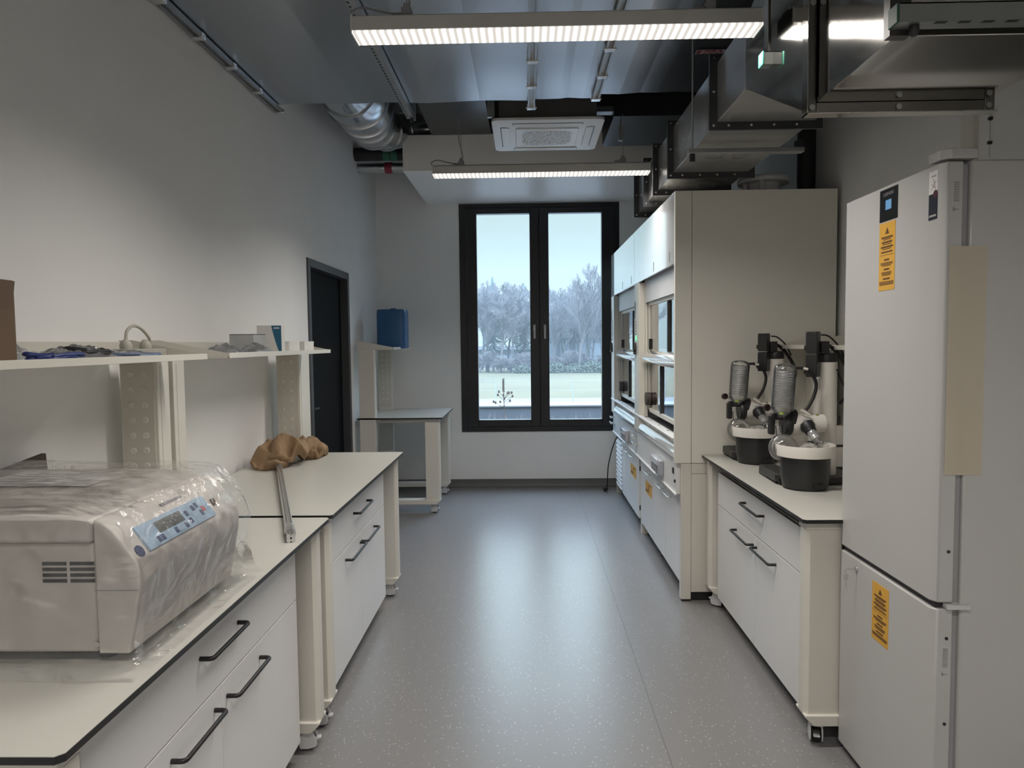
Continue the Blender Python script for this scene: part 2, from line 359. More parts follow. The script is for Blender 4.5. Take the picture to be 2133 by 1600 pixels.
def bench(side, y0, y1, label, col_near=True, col_far=True, shelf=None, perf=('far',), far_col=(0., .09), near_leg=True, casters=((1, 0.), (1, 0.))):
    """side -1: against the left wall, +1: against the right wall. u is the distance from the wall."""
    X = (lambda u: XL+u) if side < 0 else (lambda u: XR-u)
    def bx(mb, u0, u1, *r): a, b = X(u0), X(u1); return mb.box(min(a, b), max(a, b), *r)
    uf = .823 if side < 0 else .817
    t = thing('lab_bench', (X(.42), (y0+y1)/2, 0), label, 'lab bench', 'mobile laboratory benches')
    mb = MB()
    a, b = sorted((X(.035), X(uf))); c = .012
    out = [(a, y0), (b-c, y0), (b, y0+c), (b, y1-c), (b-c, y1), (a, y1)] if side < 0 else [(a+c, y0), (b, y0), (b, y1), (a+c, y1), (a, y1-c), (a, y0+c)]
    mb.prism(out, .8845, .8985, 'z'); mb.k = 1
    mb.prism([(p[0], p[1]) for p in out], .8985, .9, 'z')
    mb.build('worktop', [BLACK, TOPW], t)
    for k, (ya, yb) in enumerate(((y0+.03, y0+.105), (y1-.105, y1-.03))):
        mb = MB(); uu = .795
        d = .016
        po = [(.66, ya), (uu-d, ya), (uu, ya+d), (uu, yb-d), (uu-d, yb), (.66, yb)]
        po = [(X(p), q) for p, q in po]
        mb.prism(po, .12, .8535, 'z'); mb.build('leg', CREAM, t, smooth=30)
        sgn = -side
        pr = [(X(.05), .083), (X(uu-.035), .083), (X(uu), .118), (X(uu), .128), (X(.05), .128)]
        m2 = MB().prism(pr, ya-.012, yb+.012, 'y'); m2.build('foot_rail', CREAM, t, bevel=.004)
        bx(MB(), .05, uu, ya, yb, .8535, .8843).build('top_rail', CREAM, t, bevel=.002)
        caster(t, X(.735), (ya+yb)/2, .082, casters[k][1]+(0 if side < 0 else pi)); caster(t, X(.16), (ya+yb)/2, .082, .4)
    bx(MB(), .06, .10, y0+.1, y1-.1, .80, .86).build('rear_rail', CREAM, t)
    cols = []
    if col_near: cols.append((y0-.0, y0+.09, 'near'))
    if col_far: cols.append((y1-.09+far_col[0], y1+far_col[1]-.09, 'far'))
    for ya, yb, w in cols:
        cb = MB(); bx(cb, .06, .205, ya, yb, .128, 1.53)
        co = cb.build('service_column', CREAM, t, bevel=.004)
        if w in perf:
            fy, s_ = (ya, -1) if w == 'far' else (yb, 1)
            mb = MB(); bx(mb, .068, .19, min(fy, fy+s_*.003), max(fy, fy+s_*.003), .93, 1.515)
            pl = mb.build('socket_panel', M('socket_panel', (.55, .52, .46), .45), co)
            mb = MB()
            for i in range(9):
                for u in (.105, .155):
                    mb.lathe((X(u), fy+s_*.003, 1.475-i*.058), [(.012, 0), (.012, .003), (.009, .004), (.008, .0015)], n=14, axis=(0, s_, 0))
            mb.build('blanking_plugs', CREAM, pl, smooth=40)
        # grooves of the front cover
        mb = MB(); bx(mb, .2052, .2072, ya+.02, yb-.02, .92, 1.51); mb.build('cover', CREAM, co)
    if shelf:
        s0, s1 = shelf; mb = MB(); bx(mb, .05, .385, s0, s1, 1.530, 1.537); bx(mb, .378, .388, s0, s1, 1.530, 1.552)
        sh = mb.build('shelf', CREAM, t, bevel=.001)
        for yy in (s0, s1-.004):
            MB().prism([(X(.05), 1.537), (X(.378), 1.537), (X(.378), 1.551), (X(.10), 1.606), (X(.05), 1.606)], yy, yy+.004, 'y').build('end_cheek', CREAM, sh)
        mb = MB(); bx(mb, .05, .054, s0+.005, s1-.005, 1.537, 1.600); mb.build('back_rail', CREAM, sh)
    return t
bench(-1, 1.13, 2.752, 'mobile bench carrying the bagged centrifuge, with a loaded upper shelf', shelf=(1.13, 2.69), casters=((1, .3), (1, .2)))
bench(-1, 2.788, 4.44, 'mobile bench by the door carrying crumpled brown paper and rods', shelf=(2.893, 4.40), far_col=(0, .20))
bench(-1, 6.50, 7.46, 'empty bench in the far corner below the blue canister', shelf=(6.52, 7.50), casters=((1, -.2), (1, -.2)))
bench(1, 2.671, 4.2435, 'mobile bench beside the tall refrigerator, holding two rotary evaporators', shelf=(2.9, 4.22), casters=((1, 1.3), (1, -.6)), far_col=(-.01, .09))

# ------------------------------------------------------------------ mobile cabinets under the benches
def bar_handle(parent, x, sgn, ya, yb, z, mat=HANDLE, out=.035, r=.0065, name='handle', vertical=False):
    """bent bar on a front facing sgn*x"""
    o = sgn*out
    if not vertical:
        pts = [(x, ya, z), (x+o*.65, ya, z)]+[tuple(p) for p in arc((x+o*.65, ya+.35*out, z), out*.35, 0, pi/2, 4, (0, -1, 0), (sgn, 0, 0))][1:]
        pts += [tuple(p) for p in arc((x+o*.65, yb-.35*out, z), out*.35, 0, pi/2, 4, (sgn, 0, 0), (0, 1, 0))]+[(x, yb, z)]
    return MB().tube(pts, r, 8, rot=pi/8).build(name, mat, parent, smooth=50)
def cabinet(sgn, xf, y0, y1, split, label, handles, wheelmat=BLACKR):
    """front plane at xf facing sgn*x"""
    d = .52; xb = xf-sgn*d
    a, b = sorted((xb, xf-sgn*.019))
    t = thing('mobile_cabinet', ((a+b)/2, (y0+y1)/2, 0), label, 'cabinet', 'white cabinets under the benches')
    B(a, b, y0+.002, y1-.002, .085, .822).build('carcass', WHITE, t, bevel=.001)
    f0, f1 = sorted((xf, xf-sgn*.0185))
    dw = B(f0, f1, y0, y1, .6335, .82).build('drawer', WHITE, t, bevel=.0012)
    bar_handle(dw, xf, sgn, handles[0][0], handles[0][1], .757)
    for (ya, yb), h, hy in (((y0, split-.0015), handles[1], y0), ((split+.0015, y1), handles[2], y1)):
        dd = B(f0, f1, ya, yb, .082, .6285).build('door', WHITE, t, bevel=.0012)
        bar_handle(dd, xf, sgn, h[0], h[1], .578)
        for z in (.15, .52):
            e = .004 if hy == y1 else -.004
            B(min(xf-sgn*.02, xf-sgn*.004), max(xf-sgn*.02, xf-sgn*.004), min(hy, hy+e), max(hy, hy+e), z, z+.045).build('hinge', BLACKP, dd)
    for x in (xf-sgn*.09, xb+sgn*.07):
        for y in (y0+.07, y1-.07): caster(t, x, y, .085, 1.1, BLACKP, BLACKR, .98)
    return t
cabinet(1, -.868, 1.31, 2.585, 1.93, 'white mobile cabinet under the bench with the bagged centrifuge', ((1.81, 2.055), (1.645, 1.885), (1.965, 2.215)))
cabinet(1, -.852, 2.925, 4.14, 3.55, 'white mobile cabinet under the bench with the crumpled paper', ((3.41, 3.695), (3.24, 3.53), (3.56, 3.85)))
cabinet(-1, 1.105, 2.79, 4.10, 3.43, 'white mobile cabinet under the rotary evaporators, next to the refrigerator', ((3.305, 3.58), (3.14, 3.405), (3.455, 3.735)))

# ------------------------------------------------------------------ fume hoods
FX = .885
def hood(y0, y1, label, first):
    t = thing('fume_hood', (1.35, (y0+y1)/2, 0), label, 'fume hood', 'fume hoods along the right wall')
    ya, yb = y0+(.032 if first else .002), y1-.002
    if first:
        mb = B(FX, .983, y0, y0+.03, .847, 2.462); mb.box(.9855, 1.832, y0, y0+.03, .847, 2.462)
        mb.build('end_panel', CREAM2, t, bevel=.0015)
        mb = B(.925, .985, y0+.004, y0+.05, .012, .845); mb.box(.987, 1.80, y0+.008, y0+.03, .055, .78); mb.box(.987, 1.80, y0+.006, y0+.03, .782, .845)
        mb.build('lower_end_panel', CREAM, t, bevel=.0015)
        B(.99, 1.80, y0+.02, y0+.03, 0, .054).build('plinth', BLACK, t)
        B(.93, .985, y0+.006, y0+.05, 0, .012).build('foot', BLACKP, t)
    # shell
    B(FX+.02, 1.82, ya, yb, 2.44, 2.460).build('top', CREAM2, t)
    B(1.70, 1.72, ya+.02, yb-.02, .90, 2.43).build('back_wall', LGREY, t)
    B(1.80, 1.82, ya, yb, .05, 2.44).build('rear_panel', LGREY, t)
    if not first: B(FX, 1.82, yb-.02, yb, .85, 2.44).build('end_panel', CREAM2, t)
    if first: B(.95, 1.70, ya, ya+.015, .97, 2.3).build('inner_side', LGREY, t)
    B(.95, 1.70, yb-.14, yb-.125, .97, 2.3).build('inner_side', LGREY, t)
    B(.94, 1.70, ya, yb-.022, .925, .965).build('work_surface', GREYP, t, bevel=.004)
    # upper front panel with slots
    pn = B(FX, FX+.016, y0+(.002 if not first else .031), yb, 2.042, 2.462).build('front_panel', GLOSSW, t, bevel=.001)
    mb = MB()
    for yy in (y0+.16, (y0+y1)/2-.09): mb.box(FX-.0008, FX+.0005, yy, yy+.014, 2.062, 2.125)
    mb.build('latch_slot', BLACKP, pn)
    B(.93, .945, ya, yb-.23, 1.88, 2.10).build('header', LGREY, t)
    # post with controls at the far end of each hood
    ps = B(FX, .935, yb-.22, yb, .862, 2.041).build('post', CREAM, t, bevel=.003)
    mb = MB(); mb.box(.935, .95, yb-.25, yb-.22, .99, 2.0); mb.build('sash_track', CREAM, ps)
    yc = yb-.105
    cp = B(FX-.003, FX+.0005, yc-.028, yc+.028, 1.60, 1.80).build('control_strip', CREAM, ps)
    B(FX-.0045, FX-.003, yc+.05, yc+.075, 1.77, 1.90).build('dark_strip', M('anthracite', (.05, .05, .055), .4), ps)
    B(FX-.005, FX-.003, yc-.015, yc+.015, 1.75, 1.79).build('display', LGREY, cp)
    for i in range(5): MB().cyl((FX-.003, yc, 1.735-i*.024), (FX-.0055, yc, 1.735-i*.024), .0085, n=14).build('button', BLACKP, cp)
    if first:
        MB().lathe((FX-.003, yc, 1.608), [(.011, 0), (.011, .003), (.021, .003), (.021, 0)], n=24, axis=(-1, 0, 0), cap0=False, cap1=False).build('indicator_ring', GLOWG, cp)
    else: MB().cyl((FX-.003, yc, 1.608), (FX-.0055, yc, 1.608), .0085, n=14).build('button', BLACKP, cp)
    MB().prism([(yc-.005, 1.51), (yc+.045, 1.49), (yc+.045, 1.475), (yc-.0, 1.475), (yc+.02, 1.57), (yc+.012, 1.57)], FX-.02, FX-.002, 'x').build('hook', BLACKP, ps)
    # sash
    s0, s1 = ya+.01, yb-.255
    sx = .952
    mb = B(sx, sx+.03, s0, s1, 1.853, 1.925); mb.box(sx, sx+.03, s1-.05, s1, 1.05, 1.853); mb.box(sx, sx+.03, s0, s0+.03, 1.05, 1.853); mb.box(sx, sx+.03, s0+.03, s1-.05, 1.035, 1.066)
    sa = mb.build('sash', CREAM, t, bevel=.002)
    B(sx+.011, sx+.017, s0+.03, s1-.05, 1.50, 1.853).build('upper_glass', SASHG, sa)
    B(sx+.011, sx+.017, s0+.03, s1-.05, 1.066, 1.42).build('lower_glass', SASHG, sa)
    pr = [(sx+.028, 1.417), (sx-.03, 1.410), (sx-.052, 1.428), (sx-.056, 1.455), (sx-.042, 1.487), (sx-.005, 1.505), (sx+.028, 1.507)]
    MB().prism(pr, s0, s1, 'y').build('sash_handle', GLOSSW, sa, smooth=50, bevel=.002)
    B(sx-.004, sx+.03, s0+.50, s0+.518, 1.507, 1.853).build('upper_divider', DOORF, sa)
    B(sx-.004, sx+.03, s0+.76, s0+.782, 1.066, 1.41).build('lower_divider', DOORF, sa)
    mb = MB().cyl((sx-.03, s1-.06, 1.135), (sx+.008, s1-.06, 1.135), .05, n=24); mb.build('grommet', M('dark_brown_rubber', (.06, .045, .04), .5), sa, smooth=40)
    B(sx-.003, sx+.02, s1-.062, s1-.05, 1.52, 1.60).build('stop', BLACKP, sa)
    # airfoil, bumper and fascia
    mb = B(FX-.008, FX+.03, ya, yb-.0, .986, .998); mb.box(FX+.05, FX+.075, ya, yb-.225, .975, .985); mb.build('airfoil', WHITE, t, bevel=.004)
    mb = MB()
    for i in range(5): mb.box(FX+.03, FX+.055, ya+.1+i*.32, ya+.12+i*.32, .968, .99)
    mb.build('airfoil_bracket', LGREY, t)
    pr = [(FX+.055, .862), (FX+.015, .862), (FX-.002, .872), (FX-.004, .895), (FX+.008, .930), (FX+.03, .950), (FX+.055, .955)]
    MB().prism(pr, ya, yb-.222, 'y').build('bumper', GLOSSW, t, smooth=50)
    fa = B(.902, .925, ya, yb, .652, .859).build('fascia', LGREY if not first else WHITE, t, bevel=.002)
    B(.896, .903, ya, yb, .846, .859).build('fascia_lip', WHITE, fa); B(.892, .902, ya, yb, .646, .654).build('fascia_edge', WHITE, fa)
    fy = y0+.42
    mb = B(.866, .902, fy, fy+.29, .695, .792); so = mb.build('socket_box', M('socket_grey', (.40, .41, .45), .35), fa, bevel=.006)
    B(.858, .868, fy+.02, fy+.27, .752, .796).build('socket_lid', M('clear_lid', (.55, .58, .66), .12), so, bevel=.004)
    B(.862, .867, fy+.04, fy+.25, .70, .745).build('socket_face', M('socket_dark', (.22, .22, .25), .4), so)
    if first:
        B(.897, .902, y0+.10, y0+.135, .765, .80).build('switch', BLACKP, fa); MB().cyl((.902, y0+.06, .728), (.893, y0+.06, .728), .010, n=12).build('lock', BLACKP, fa)
    # gas taps near the post
    ty = yb-.045 if first else yb-.1
    for z, l, r in ((.805, .045, .011), (.745, .065, .014)):
        mb = MB().cyl((.902, ty, z), (.86, ty, z), .009, n=12); mb.cyl((.868, ty-.01, z), (.868, ty+.012, z), .014, n=12)
        g = mb.build('gas_tap', CHROME, fa, smooth=40)
        MB().lathe((.868, ty+.01, z), [(r*.7, 0), (r, .008), (r, l-.008), (r*.6, l)], n=14, axis=(0, 1, 0)).build('tap_handle', BLACKP, g, smooth=40)
    # carcass under the worktop
    B(.935, .985, yb-.055, yb-.006, .0, .645).build('support_leg', CREAM, t, bevel=.002)
    B(1.0, 1.80, yb-.04, yb-.02, .05, .645).build('support_panel', CREAM, t)
    return t
h1 = hood(4.25, 5.835, 'fume hood nearest the camera, with a green lit indicator ring', True)
h2 = hood(5.838, 7.41, 'fume hood beside the window, farther from the evaporators', False)
def under_cab(y0, y1, doors, label, sticker=None, louvre=None):
    t = thing('hood_base_cabinet', (1.2, (y0+y1)/2, 0), label, 'cabinet', 'base cabinets below the fume hoods')
    B(.95, 1.78, y0, y1, .10, .635).build('carcass', WHITE, t)
    mb = MB()
    for x in (1.0, 1.7):
        for y in (y0+.05, y1-.05): mb.cyl((x, y, 0), (x, y, .10), .018, n=10)
    mb.build('foot', BLACKP, t)
    B(1.02, 1.04, y0, y1, .012, .10).build('kickboard', BLACKP, t)
    for i, (a, b, hp) in enumerate(doors):
        d = B(.931, .949, a+.0015, b-.0015, .10, .637).build('door', WHITE, t, bevel=.0015)
        bar_handle(d, .931, -1, hp, hp+.17, .575, CHROME, out=.03, r=.004)
        for z in (.17, .50): B(.935, .949, a-.004, a+.001, z, z+.04).build('hinge', BLACKP, d)
        if sticker and i == sticker[0]:
            s = B(.9298, .931, sticker[1], sticker[2], .40, .495).build('warning_sticker', YELLOW, d)
            c = (sticker[1]+sticker[2])/2
            mb = B(.9292, .9298, c-.012, c+.012, .42, .475); mb.box(.9292, .9298, c+.03, sticker[2]-.015, .415, .43); mb.box(.9292, .9298, sticker[1]+.015, c-.03, .48, .488); mb.build('print', BROWNP, s)
    if louvre:
        a, b = louvre; mb = B(.945, .95, a, b, .10, .637)
        for i in range(11):
            z = .12+i*.043; mb.prism([(.945, z), (.921, z), (.921, z+.006), (.945, z+.036)], a+.005, b-.005, 'y')
        mb.build('louvre_panel', WHITE, t)
        B(.925, .944, a+.03, b-.06, .60, .634).build('socket', BLACKP, t)
under_cab(4.305, 5.215, ((4.305, 4.76, 4.55), (4.763, 5.215, 4.80)), 'two-door base cabinet with silver handles below the hood nearest the camera')
under_cab(5.222, 5.775, ((5.222, 5.775, 5.31),), 'single-door base cabinet with a yellow sticker below the nearer hood', sticker=(0, 5.285, 5.56))
under_cab(5.90, 6.62, ((5.90, 6.40, 6.16), (6.403, 6.62, 6.43)), 'base cabinet with a yellow sticker below the hood by the window', sticker=(0, 6.04, 6.36))
under_cab(6.64, 7.34, ((6.64, 6.92, 6.70),), 'base cabinet with a slatted front below the hood by the window', louvre=(6.93, 7.34))
# cord hanging from the far hood
t = thing('power_cord', (.85, 7.42, .0), 'black power cord hanging from the farther fume hood to the floor', 'cord')
MB().tube(smoothpath([(.935, 6.99, .665), (.90, 7.05, .64), (.86, 7.15, .50), (.835, 7.25, .33), (.83, 7.3, .22), (.832, 7.36, .10), (.832, 7.42, .03)]), .006, 8).build('cable', BLACKR, t, smooth=60)
mb = MB().cyl((.832, 7.41, .036), (.822, 7.48, .022), .014, .022, n=14); mb.cyl((.822, 7.48, .022), (.82, 7.50, .022), .0215, n=14); mb.build('plug', BLACKP, t, smooth=40)
# collar and pipe on the hood roof
t = thing('duct_collar', (1.47, 4.47, 2.462), 'pale round duct collar standing on the roof of the nearer fume hood', 'duct')
MB().lathe((1.47, 4.47, 2.463), [(.10, 0), (.10, .07), (.15, .075), (.155, .09), (.15, .105), (.12, .115)], n=36).build('collar', LGREY, t, smooth=35)
for a in (2.2, 3.3, 4.3): B(1.47+.12*cos(a)-.012, 1.47+.12*cos(a)+.012, 4.47+.12*sin(a)-.012, 4.47+.12*sin(a)+.012, 2.463, 2.537).build('clamp', LGREY, t)
o = MB().cyl((1.79, 4.62, 2.463), (1.79, 4.62, ZC-.005), .055, n=18).build('vertical_pipe', DARKM, loc=(1.79, 4.62, 2.463), smooth=40)
tag(o, 'black vertical pipe rising from the hood roof along the right wall', 'pipe')

# ------------------------------------------------------------------ refrigerator
RX = 1.19
t = thing('lab_refrigerator', (1.55, 2.38, 0), 'tall white two-door laboratory refrigerator with yellow stickers', 'refrigerator'); fr = t
B(1.268, 1.845, 2.072, 2.687, .03, 2.085).build('body', FRIDGE, t, bevel=.006)
mb = MB()
for x in (1.32, 1.78):
    for y in (2.12, 2.63): mb.cyl((x, y, 0), (x, y, .03), .02, n=12)
mb.build('foot', BLACKP, t)
def fdoor(z0, z1):
    c = .018; po = [(RX, 2.685), (RX, 2.078+c), (RX+c*.75, 2.074), (1.248, 2.073), (1.248, 2.687), (RX+.004, 2.687)]
    return MB().prism(po, z0, z1, 'z').build('door', FRIDGE, t, bevel=.004)
up = fdoor(.802, 2.082); lo = fdoor(.035, .783)
B(1.249, 1.267, 2.085, 2.675, .04, 2.075).build('door_gasket', GREYP, t)
mb = B(RX+.012, 1.247, 2.085, 2.68, .785, .800); mb.build('door_gap', DARKM, t)
B(1.225, 1.29, 2.06, 2.10, .786, .799).build('hinge', LGREY, t)
po = [(RX-.003, 2.145), (RX-.003, 2.09), (RX+.02, 2.068), (1.285, 2.068), (1.285, 2.145)]
MB().prism(po, 2.089, 2.117, 'z').build('hinge_cover', FRIDGE, t, bevel=.003)
pn = B(RX-.0015, RX, 2.318, 2.432, 1.967, 2.071).build('control_panel', M('panel_black', (.006, .006, .007), .18), up)
B(RX-.0022, RX-.0015, 2.357, 2.393, 2.003, 2.034).build('display', SCREENB, pn)
text('lettering', 'LIEBHERR', .0155, M('panel_lettering', (.22, .22, .23), .5), pn, (RX-.0018, 2.375, 2.053), (0, -1, 0), (0, 0, 1))
def warn(parent, y0, y1, z0, z1):
    s = B(RX-.001, RX, y0, y1, z0, z1).build('warning_sticker', YELLOW, parent); h = z1-z0; c = (y0+y1)/2; W = y1-y0
    mb = MB(); x = RX-.0013
    tri = [(c-.013, z1-h*.17), (c+.013, z1-h*.17), (c, z1-h*.07)]
    mb.prism(tri, x, x+.0002, 'x')
    for fz, wd, hh in ((.22, .8, .006), (.25, .55, .003), (.29, .72, .006), (.32, .6, .003), (.36, .85, .006), (.39, .6, .003), (.435, .8, .005), (.48, .95, .0012), (.55, .35, .006), (.595, .85, .003), (.615, .85, .003), (.635, .6, .003), (.69, .38, .006), (.735, .7, .003), (.755, .7, .003), (.775, .6, .003), (.83, .48, .006), (.875, 1., .003), (.895, 1., .003), (.915, .95, .003)):
        z = z1-h*fz; mb.box(x, x+.0002, c-W*.45*wd, c+W*.45*wd, z-hh/2, z+hh/2)
    mb.build('print', BROWNP, s)
warn(up, 2.33, 2.432, 1.740, 1.962); warn(lo, 2.325, 2.436, .548, .748)
st = B(RX-.001, RX, 2.098, 2.142, 2.0, 2.065).build('info_sticker', PAPER, up)
st['label'] = 'white leaflet sticker over a navy one'
B(RX-.0013, RX-.001, 2.106, 2.13, 2.048, 2.052).build('print', GREYP, st)
mb = MB()
for a, b in (((2.13, 2.03), (2.112, 2.015)), ((2.128, 2.012), (2.106, 2.035)), ((2.12, 2.042), (2.108, 2.012))):
    d = Vector((0, b[0]-a[0], b[1]-a[1])); mb.tube([(RX-.0012, *a), (RX-.0012, *b)], .0008, 4)
mb.build('drawing', M('pink_grey_print', (.25, .16, .17), .6), st)
sn = B(RX-.001, RX, 2.098, 2.142, 1.925, 1.999).build('info_sticker', M('navy_sticker', (.010, .012, .025), .4), up)
sn['label'] = 'navy lower half of the leaflet sticker'
MB().cyl((RX-.0014, 2.108, 1.998), (RX-.001, 2.108, 1.998), .011, n=18).build('purple_dot', M('purple_print', (.07, .012, .03), .5), sn)
text('lettering', 'LIEBHERR', .0085, PAPER, sn, (RX-.0013, 2.12, 1.936), (0, -1, 0), (0, 0, 1))
def side_code(parent, z):
    mb = MB()
    for i in range(9): mb.box(1.222, 1.236, 2.0722, 2.073, z-i*.0065, z-i*.0065+.0042)
    mb.box(1.220, 1.236, 2.0722, 2.073, z-.075, z-.072); mb.box(1.2205, 1.2225, 2.0722, 2.073, z-.079, z-.066); mb.build('barcode', GREYP, parent)
side_code(up, 2.02); side_code(lo, .66)
for p, z in ((up, .955), (lo, .695), (lo, .435)): MB().cyl((1.231, 2.0745, z), (1.231, 2.0715, z), .0048, n=12).build('screw_hole', BLACKP, p)
B(1.212, 1.318, 2.0700, 2.0708, 1.182, 1.842).build('packing_tape', TAPE, t)
lk = MB().cyl((RX, 2.555, .748), (RX-.006, 2.555, .748), .009, n=16).build('lock', CHROME, lo, smooth=40)
mb = B(RX-.030, RX-.006, 2.5535, 2.5565, .745, .751); mb.lathe((RX-.03, 2.556, .738), [(.011, -.001), (.011, .001), (.009, .001), (.009, -.001)], n=16, axis=(0, 1, 0), cap0=False, cap1=False)
mb.build('key', CHROME, lk)
mb = B(RX-.039, RX-.027, 2.565, 2.568, .705, .725); mb.box(RX-.035, RX-.031, 2.565, 2.568, .675, .705); mb.build('spare_key', CHROME, lk)
# ------------------------------------------------------------------ rotary evaporators
def evaporator():
    t = thing('rotary_evaporator', (1.33, 3.34, .9), 'rotary evaporator nearer the refrigerator, in front of the other one', 'rotary evaporator', 'rotary evaporators on the bench')
    bx, by = 1.275, 3.262; cx, cy = 1.436, 3.425
    MB().prism([(1.18, 3.50), (1.30, 3.47), (1.36, 3.30), (1.55, 3.33), (1.56, 3.62), (1.18, 3.62)], .901, .935, 'z').build('base', BLACKP, t, bevel=.006)
    lb = MB().prism([(1.165, 3.335), (1.215, 3.315), (1.26, 3.45), (1.26, 3.60), (1.175, 3.60)], .912, .952, 'z').build('lift_box', BLACKP, t, bevel=.005)
    B(1.18, 1.205, 3.318, 3.326, .902, .935).build('lever', BLACK, lb)
    bp = MB().lathe((bx, by, .902), [(.092, 0), (.098, .004), (.106, .05), (.108, .15), (.104, .152), (.10, .06), (.0, .05)], n=48, cap1=False).build('heating_bath', BLACKP, t, smooth=40)
    B(1.275, 1.325, by-.106, by-.094, .915, .935).build('panel', BLACK, bp)
    MB().lathe((bx, by, 1.048), [(.112, 0), (.128, .003), (.131, .05), (.129, .054), (.124, .054), (.118, .04), (.106, .0), (.1, -.04), (.0, -.05)], n=48, cap1=False).build('bath_rim', DEVW, t, smooth=50)
    MB().cyl((cx, cy, .935), (cx, cy, 1.472), .0475, n=32).build('column', DEVW, t, smooth=40)
    MB().prism([(cx-.048, 1.10), (cx-.052, 1.30), (cx-.050, 1.40), (cx-.03, 1.40), (cx-.03, 1.10)], cy-.035, cy+.035, 'y').build('column_cover', DEVW, t, bevel=.008)
    MB().cyl((cx+.036, cy-.032, 1.435), (cx+.032, cy-.044, 1.435), .005, n=10).build('screw', BLACKP, t)
    mb = MB().lathe((cx, cy, 1.472), [(.046, 0), (.047, .02), (.042, .044)], n=28); mb.box(cx-.085, cx, cy-.03, cy+.03, 1.475, 1.512)
    mb.build('column_cap', BLACKP, t, bevel=.004)
    B(cx-.045, cx-.005, cy-.045, cy+.02, 1.512, 1.572).build('drive_block', BLACKP, t, bevel=.004)
    R_ = Matrix.Rotation(radians(-38), 3, 'Z')
    for z0, z1 in ((1.517, 1.618), (1.404, 1.512)):
        cc = (1.355, 3.385, (z0+z1)/2)
        b = MB().box(cc[0]-.026, cc[0]+.026, cc[1]-.028, cc[1]+.028, z0, z1, R_, cc).build('control_box', BLACKP, t, bevel=.004)
        MB().box(cc[0]-.0275, cc[0]-.026, cc[1]-.022, cc[1]+.022, z0+.045, z1-.012, R_, cc).build('screen', M('control_screen', (.06, .06, .062), .25), b)
        k = Vector(cc)+R_ @ Vector((-.026, -.002, 0)); k.z = z0+.025
        n_ = R_ @ Vector((-1, 0, 0))
        kb = MB().cyl(k, k+n_*.012, .014, .012, n=20).build('knob', BLACK, b, smooth=40)
        k2 = k+Vector(R_ @ Vector((-.0, .017, 0))); MB().cyl(k2, k2+n_*.006, .004, n=10).build('ring_mark', M('pale_green', (.42, .50, .35), .4), b)
    # horizontal head
    hz = 1.184; hy = 3.36
    MB().lathe((cx-.04, hy, hz), [(.044, 0), (.044, .05), (.045, .09), (.052, .115), (.055, .14), (.052, .155)], n=32, axis=(-1, 0, 0)).build('head', DEVW, t, smooth=40)
    MB().lathe((cx-.197, hy, hz), [(.053, 0), (.056, .008), (.056, .026), (.050, .034)], n=32, axis=(-1, 0, 0)).build('head_flange', BLACKP, t, smooth=40)
    mb = B(1.140, 1.167, hy-.018, hy+.018, 1.135, 1.228); mb.box(1.150, 1.21, hy-.02, hy+.02, 1.205, 1.236); mb.build('clamp_bracket', BLACKP, t, bevel=.007)
    MB().lathe((1.258, hy+.006, hz+.008), [(.050, -.006), (.060, 0), (.061, .022), (.055, .028)], n=32, axis=(-1, .15, .25)).build('condenser_flange', BLACKP, t, smooth=40)
    MB().cyl((1.215, hy-.01, hz+.045), (1.205, 3.335, 1.222), .018, n=16).build('condenser_neck', COILG, t, smooth=40)
    for p in ((cx-.075, hy-.014, hz+.0425), (cx-.11, hy-.016, hz+.046)): MB().cyl(p, (p[0], p[1]-.001, p[2]+.003), .007, n=12).build('green_dot', M('moss_green', (.22, .26, .06), .5), t)
    B(cx-.155, cx-.105, hy-.052, hy-.03, 1.155, 1.212).build('neck_plate', GREYP, t, bevel=.008)
    ax = Vector((.22, -.62, -.62)).normalized(); n0 = Vector((1.302, hy-.045, 1.182))
    MB().lathe(n0, [(.033, -.005), (.035, .012), (.027, .03), (.026, .04)], n=24, axis=ax).build('neck_nut', BLACKP, t, smooth=40)
    MB().lathe(n0, [(.021, .036), (.019, .06), (.021, .075), (.019, .085)], n=20, axis=ax).build('vapour_tube', COILG, t, smooth=50)
    fl = MB().sphere((1.292, by-.005, 1.062), .05, 24, 14, (1, 1, .95)); fl.lathe(n0, [(.016, .075), (.018, .10), (.022, .115)], n=20, axis=ax, cap0=False, cap1=False)
    fl.build('evaporating_flask', LABG, t, smooth=60)
    MB().tube([Vector((1.325, by-.0, 1.115)), Vector((1.36, by+.01, 1.100)), Vector((1.385, by+.02, 1.105))], .0035, 6).build('clip', LABG, t)
    # black T-screw below the head
    mb = MB().cyl((cx-.085, hy-.01, 1.142), (cx-.085, hy-.01, 1.095), .008, n=10); mb.box(cx-.115, cx-.045, hy-.02, hy, 1.085, 1.10); mb.build('height_screw', BLACKP, t, bevel=.003)
    # condenser with coil
    c0, c1 = Vector((1.192, 3.33, 1.235)), Vector((1.207, 3.33, 1.468)); ax = (c1-c0).normalized()
    co = MB().lathe(c0, [(.018, -.02), (.03, .0), (.05, .02), (.052, .04), (.052, .205), (.047, .222), (.03, .232), (.006, .236)], n=36, axis=ax).build('condenser', LABG, t, smooth=50)
    u, w_ = frame_of(ax); pts = []
    for i in range(14*14): a = 2*pi*i/14; pts.append(c0+ax*(.035+.17*i/(14*14))+(u*cos(a)+w_*sin(a))*.040)
    MB().tube(pts, .0048, 6).build('coil', COILG, co, smooth=60)
    MB().tube([c1+Vector((.045, 0, -.02)), c1+Vector((.075, .0, -.02))], .007, 8).build('top_port', BLACKP, co)
    mb = MB().tube([c0+Vector((-.02, -.01, .0)), c0+Vector((-.05, -.012, .02)), c0+Vector((-.068, -.015, .028))], .005, 8); mb.build('side_arm', LABG, co, smooth=60)
